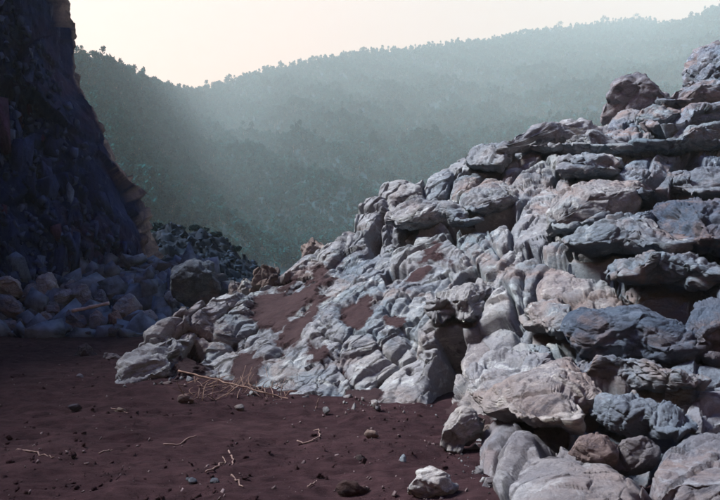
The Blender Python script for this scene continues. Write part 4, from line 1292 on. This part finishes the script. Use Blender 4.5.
# heap of broken stone under the talus, and uncountable chips
def chips(name, pts, sizes, mat, label, seed):
    rg = np.random.default_rng(seed)
    v0 = np.array([(x_, y_, z_) for x_ in (-1, 1) for y_ in (-1, 1) for z_ in (-1, 1)], float) * .75
    f0 = np.array([(0, 1, 3, 2), (4, 6, 7, 5), (0, 4, 5, 1), (2, 3, 7, 6), (0, 2, 6, 4), (1, 5, 7, 3)])
    vs, fs = [], []
    for k, (q, s) in enumerate(zip(pts, sizes)):
        sc_ = np.array([rg.uniform(.6, 1.5), rg.uniform(.6, 1.3), rg.uniform(.35, .8)]) * s
        w = (v0 + rg.uniform(-.45, .45, v0.shape)) * sc_
        Q, _ = np.linalg.qr(rg.normal(size=(3, 3)) * np.array([1, 1, .5]) + np.diag([0, 0, 1.2]))
        vs.append(w @ Q.T + q); fs.append(f0 + k * len(v0))
    o = mesh_obj(name, np.concatenate(vs), np.concatenate(fs), mat, smooth=False)
    tag(o, label, 'gravel', kind='stuff')
    o.color = (.2, .22, .27, 1)
    return o


n = 1100
hx_, hy_ = rng.uniform(-10.5, -4.2, n), rng.uniform(15.2, 20, n)
hz = np.clip((hy_ - 15.6) * 0.42, 0, 1.6) + rng.uniform(-.1, .1, n)
chips('rubble', np.stack([hx_, hy_, hz], 1), (.04 + .36 * rng.random(n) ** 3.5), M['rubble'], 'small broken rubble heaped at the foot of the dark cliff', 5)
hgx, hgy = np.meshgrid(np.linspace(-13, -3.6, 90), np.linspace(14.4, 22, 70))
hq = np.stack([hgx.ravel(), hgy.ravel(), np.zeros(hgx.size)], 1)
hq[:, 2] = np.clip((hq[:, 1] - 15.5) * 0.42, -.15, 1.8) - 0.12 + 0.22 * fbm(hq * 1.2, 4)
hq[:, 2] -= np.clip((hq[:, 0] + 5.2) * 0.9, 0, 3)
tag(mesh_obj('rubble_slope', hq, grid_faces(70, 90), M['bank'], smooth=False), kind='structure')  # slope coloured dark so that gaps between the stones look shaded

n = 2600
cy_ = 4.3 + rng.random(n) ** 1.5 * 11
cx_ = rng.uniform(-1, 1, n) * 0.56 * cy_
ok = cx_ < 1.2 - 0.15 * (cy_ - 4)
cx_, cy_ = cx_[ok], cy_[ok]
cz_ = np.array([ground_z(a, b) for a, b in zip(cx_, cy_)])
cs = 0.003 + 0.017 * rng.random(len(cx_)) ** 6
chips('gravel', np.stack([cx_, cy_, cz_ + cs * .2], 1), cs, M['gravel'], 'fine pale chips of stone scattered over the red-brown soil', 6)

n = 5000
cy_ = 4.3 + rng.random(n) ** 1.6 * 12
cx_ = rng.uniform(-1, 1, n) * 0.56 * cy_
ok = cx_ < 1.2 - 0.15 * (cy_ - 4)
cx_, cy_ = cx_[ok], cy_[ok]
q_ = np.stack([cx_, cy_, cx_ * 0], 1)
cz_ = 0.06 * fbm(q_ * 0.5, 3) + 0.05 * fbm(q_ * 2.1 + 4, 3) + 0.035 * fbm(q_ * 7 + 9, 3)
dens = fbm(q_ * .9 + 30, 3) > -.15
cs = 0.005 + 0.020 * rng.random(len(cx_)) ** 5
chips('earth_crumbs', np.stack([cx_, cy_, cz_], 1)[dens], cs[dens], M['soil'], 'crumbly clods of dark earth strewn over the soil', 8)

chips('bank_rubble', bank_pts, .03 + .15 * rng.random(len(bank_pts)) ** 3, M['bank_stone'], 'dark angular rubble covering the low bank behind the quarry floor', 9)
foot = np.array([(120, 388), (165, 382), (205, 376), (262, 396), (300, 404), (345, 404), (380, 406), (440, 410), (452, 432), (462, 462), (478, 482), (500, 505)], float)
fu = rng.random(110) * (len(foot) - 1)
fx, fy = np.interp(fu, range(len(foot)), foot[:, 0]) + rng.normal(size=110) * 5, np.interp(fu, range(len(foot)), foot[:, 1]) + rng.normal(size=110) * 3.5 + 1
fq = ray(fx, fy, dg(fy))
fq[:, 2] = 0.06 * fbm(fq * np.array([.5, .5, 0]), 3) + 0.02
sc_o = chips('scree', fq, .008 + .045 * rng.random(110) ** 4, M['rock'], 'pale stone chips fallen along the foot of the outcrop', 10)
sc_o.color = (.22, .235, .26, 1)

PEBBLE = [(372, 435, 8, 5, (.36, .29, .25), 'flat tan stone on the soil in front of the cave mouth'), (403, 460, 4, 6, (.34, .40, .46), 'small bluish pebble above the wedge-shaped boulder'),
          (192, 480, 7, 4, (.28, .33, .38), 'bluish pebble near the bottom edge of the soil'), (215, 482, 6, 4, (.16, .18, .22), 'dark pebble beside the bluish one near the bottom edge'),
          (326, 410, 4, 4, (.30, .30, .32), 'grey pebble just right of the stick end'), (185, 400, 9, 5, (.20, .14, .13), 'low brown clod of stone left of the dead brush'),
          (240, 408, 5, 4, (.30, .30, .32), 'grey pebble in front of the dead brush'), (360, 458, 6, 4, (.08, .06, .07), 'dark lump of stone in the middle of the open soil'),
          (120, 410, 6, 3, (.34, .28, .24), 'thin pale stone flake on the left soil'), (168, 385, 6, 3, (.26, .22, .22), 'small stone between rock tongue and dead brush'),
          (75, 407, 7, 3, (.10, .08, .10), 'dark flat stone on the shaded left soil'), (350, 490, 22, 8, (.09, .055, .055), 'dark earthy lump at the bottom edge of the soil'),
          (80, 376, 4, 3, (.20, .20, .26), 'tiny grey stone between the dark wedge and the rock tongue')]
for k, (px_, py_, w_, h_, col, lab) in enumerate(PEBBLE):
    th_ = np.linspace(0, 6.28, 8, endpoint=False) + .2
    rr_ = np.random.default_rng(k).uniform(.75, 1.15, 8)
    pl_ = [(px_ + w_ * math.cos(t_) * r_, py_ + h_ * math.sin(t_) * r_) for t_, r_ in zip(th_, rr_)]
    col = tuple(x_ * .65 for x_ in col)
    o = rock('stone', pl_, None, depth=dg(py_ + h_ * .6), tf=.4, tip=0, col=col, cuts=6, rough=.6, level=3)
    tag(o, lab, 'stone', 'stones on the soil')


# ------------------------------------------------------------------ sticks, twigs and dead brush
def tube(name, pts, r0, r1, mat, parent=None, k=7, sub=5, wob=0.0, seed=1, label=None, cat=None, group=None):
    rg = np.random.default_rng(seed)
    pts = np.array(pts, float)
    u = np.linspace(0, len(pts) - 1, (len(pts) - 1) * sub + 1)
    q = np.stack([np.interp(u, np.arange(len(pts)), pts[:, a]) for a in range(3)], 1)
    for _ in range(2):
        q[1:-1] = (q[:-2] + 2 * q[1:-1] + q[2:]) / 4
    q += rg.normal(size=q.shape) * wob
    rad = np.linspace(r0, r1, len(q)) * rg.uniform(.85, 1.15, len(q))
    tdir = np.gradient(q, axis=0); tdir /= np.linalg.norm(tdir, axis=1)[:, None]
    a = np.cross(tdir, [0.1, 0.2, 1.0]); a /= np.linalg.norm(a, axis=1)[:, None]
    b = np.cross(tdir, a)
    vs = []
    for i in range(len(q)):
        for j in range(k):
            an = 2 * math.pi * j / k
            vs.append(q[i] + rad[i] * (a[i] * math.cos(an) + b[i] * math.sin(an)))
    fs = [(i * k + j, i * k + (j + 1) % k, (i + 1) * k + (j + 1) % k, (i + 1) * k + j) for i in range(len(q) - 1) for j in range(k)]
    n0 = len(vs)
    vs += [q[0], q[-1]]
    e = (len(q) - 1) * k
    fs += [(n0, (j + 1) % k, j, j) for j in range(k)] + [(n0 + 1, e + j, e + (j + 1) % k, e + (j + 1) % k) for j in range(k)]
    tri = [(f_[0], f_[1], f_[2]) for f_ in fs] + [(f_[0], f_[2], f_[3]) for f_ in fs if f_[2] != f_[3]]
    o = mesh_obj(name, vs, tri, mat, parent, q[0] if parent is None else parent.location)
    return tag(o, label, cat, group)


def gp(px_, py_, dz=0.012):
    q = ray(px_, py_, dg(py_))
    q[2] = ground_z(q[0], q[1]) + dz
    return q


def rp(px_, py_, D_):
    return ray(px_, py_, D_)


tube('stick', [rp(178, 371, 8.75), rp(205, 377, 8.65), rp(240, 386, 8.45), rp(270, 394, 8.3), rp(298, 402, 8.15)], 0.013, .007, M['straw'], wob=.008,
     label='long thin dull stick lying across the dead brush', cat='stick')
tube('branch', [rp(72, 311, 15.4), rp(85, 308.5, 15.4), rp(98, 305.5, 15.4), rp(109, 303, 15.4)], .045, .04, M['plank'], wob=.006,
     label='pale straight branch lying on the rubble under the cliff', cat='branch')
TW = [([(297, 437), (306, 439), (315, 437), (320, 433), (319, 428), (314, 427)], 'curled pale twig shaped like a hook on the open soil'),
      ([(163, 445), (180, 444), (192, 440), (204, 435)], 'long bent pale twig on the soil left of centre'),
      ([(16, 452), (30, 456), (44, 460), (54, 463)], 'straight thin twig on the dark soil at far left'),
      ([(205, 478), (215, 474), (222, 468), (226, 463), (224, 458)], 'curved twig near the bottom edge of the soil'),
      ([(229, 454), (233, 460), (232, 466)], 'short bent twig above the curved one'),
      ([(112, 411), (120, 412), (129, 413)], 'short pale stick on the soil below the rock tongue'),
      ([(230, 476), (238, 483), (243, 489)], 'short slanting twig right of the curved one'),
      ([(308, 490), (313, 486), (318, 481)], 'tiny pale twig close to the bottom edge'),
      ([(316, 410), (317, 404), (319, 398)], 'tiny upright pale twig right of the stick end'),
      ([(268, 398), (264, 391), (258, 387)], 'curled tan strip of bark under the long stick'),
      ([(100, 455), (108, 449), (112, 446)], 'faint short twig on the dark left soil')]
for k, (pp, lab) in enumerate(TW):
    pts_ = [gp(a, b, .012) for a, b in pp]
    if k == 8:
        pts_ = [rp(316, 410, 7.7), rp(317, 404, 7.7), rp(319, 398, 7.7)]
    tube('twig', pts_, .0075, .004, M['twig'], wob=.006, seed=k, label=lab, cat='twig', group='twigs on the soil')

brush = tag(empty('dead_brush', rp(235, 392, 8.5)), 'tangle of dead brown stalks and roots under the long stick', 'brush')
brg = np.random.default_rng(12)
for k in range(80):
    px_, py_ = brg.uniform(186, 296), brg.uniform(384, 402)
    q = gp(px_, py_, .0)
    an, el, L = brg.uniform(0, 6.28), brg.uniform(0.0, 1.0), brg.uniform(.12, .42)
    e = q + np.array([math.cos(an) * math.cos(el), math.sin(an) * math.cos(el), math.sin(el)]) * L
    m_ = (q + e) / 2 + brg.normal(size=3) * .04
    m_[2] = max(m_[2], q[2] + .01); e[2] = max(e[2], q[2] + .01)
    tube('stalk', [q, m_, e], .006, .003, M['straw'] if k % 3 else M['twig'], brush, k=5, sub=3, seed=k)

# ------------------------------------------------------------------ haze
hv, hf = np.array([(x_, y_, z_) for x_ in (-1400, 1700) for y_ in (-60, 1750) for z_ in (-120, 720)], float), np.array([(0, 1, 3, 2), (4, 6, 7, 5), (0, 4, 5, 1), (2, 3, 7, 6), (0, 2, 6, 4), (1, 5, 7, 3)])
hm = bpy.data.materials.new('valley_haze')
hm.use_nodes = True
hm.node_tree.nodes.clear()
ho = hm.node_tree.nodes.new('ShaderNodeOutputMaterial')
pv = hm.node_tree.nodes.new('ShaderNodeVolumePrincipled')
pv.inputs['Color'].default_value = (0.70, 0.91, 0.97, 1)
pv.inputs['Density'].default_value = 0.00043
pv.inputs['Anisotropy'].default_value = 0.0
hm.node_tree.links.new(pv.outputs[0], ho.inputs['Volume'])
haze = mesh_obj('haze', hv, hf, hm, smooth=False)
tag(haze, 'pale blue haze hanging in the valley', 'haze', kind='stuff')
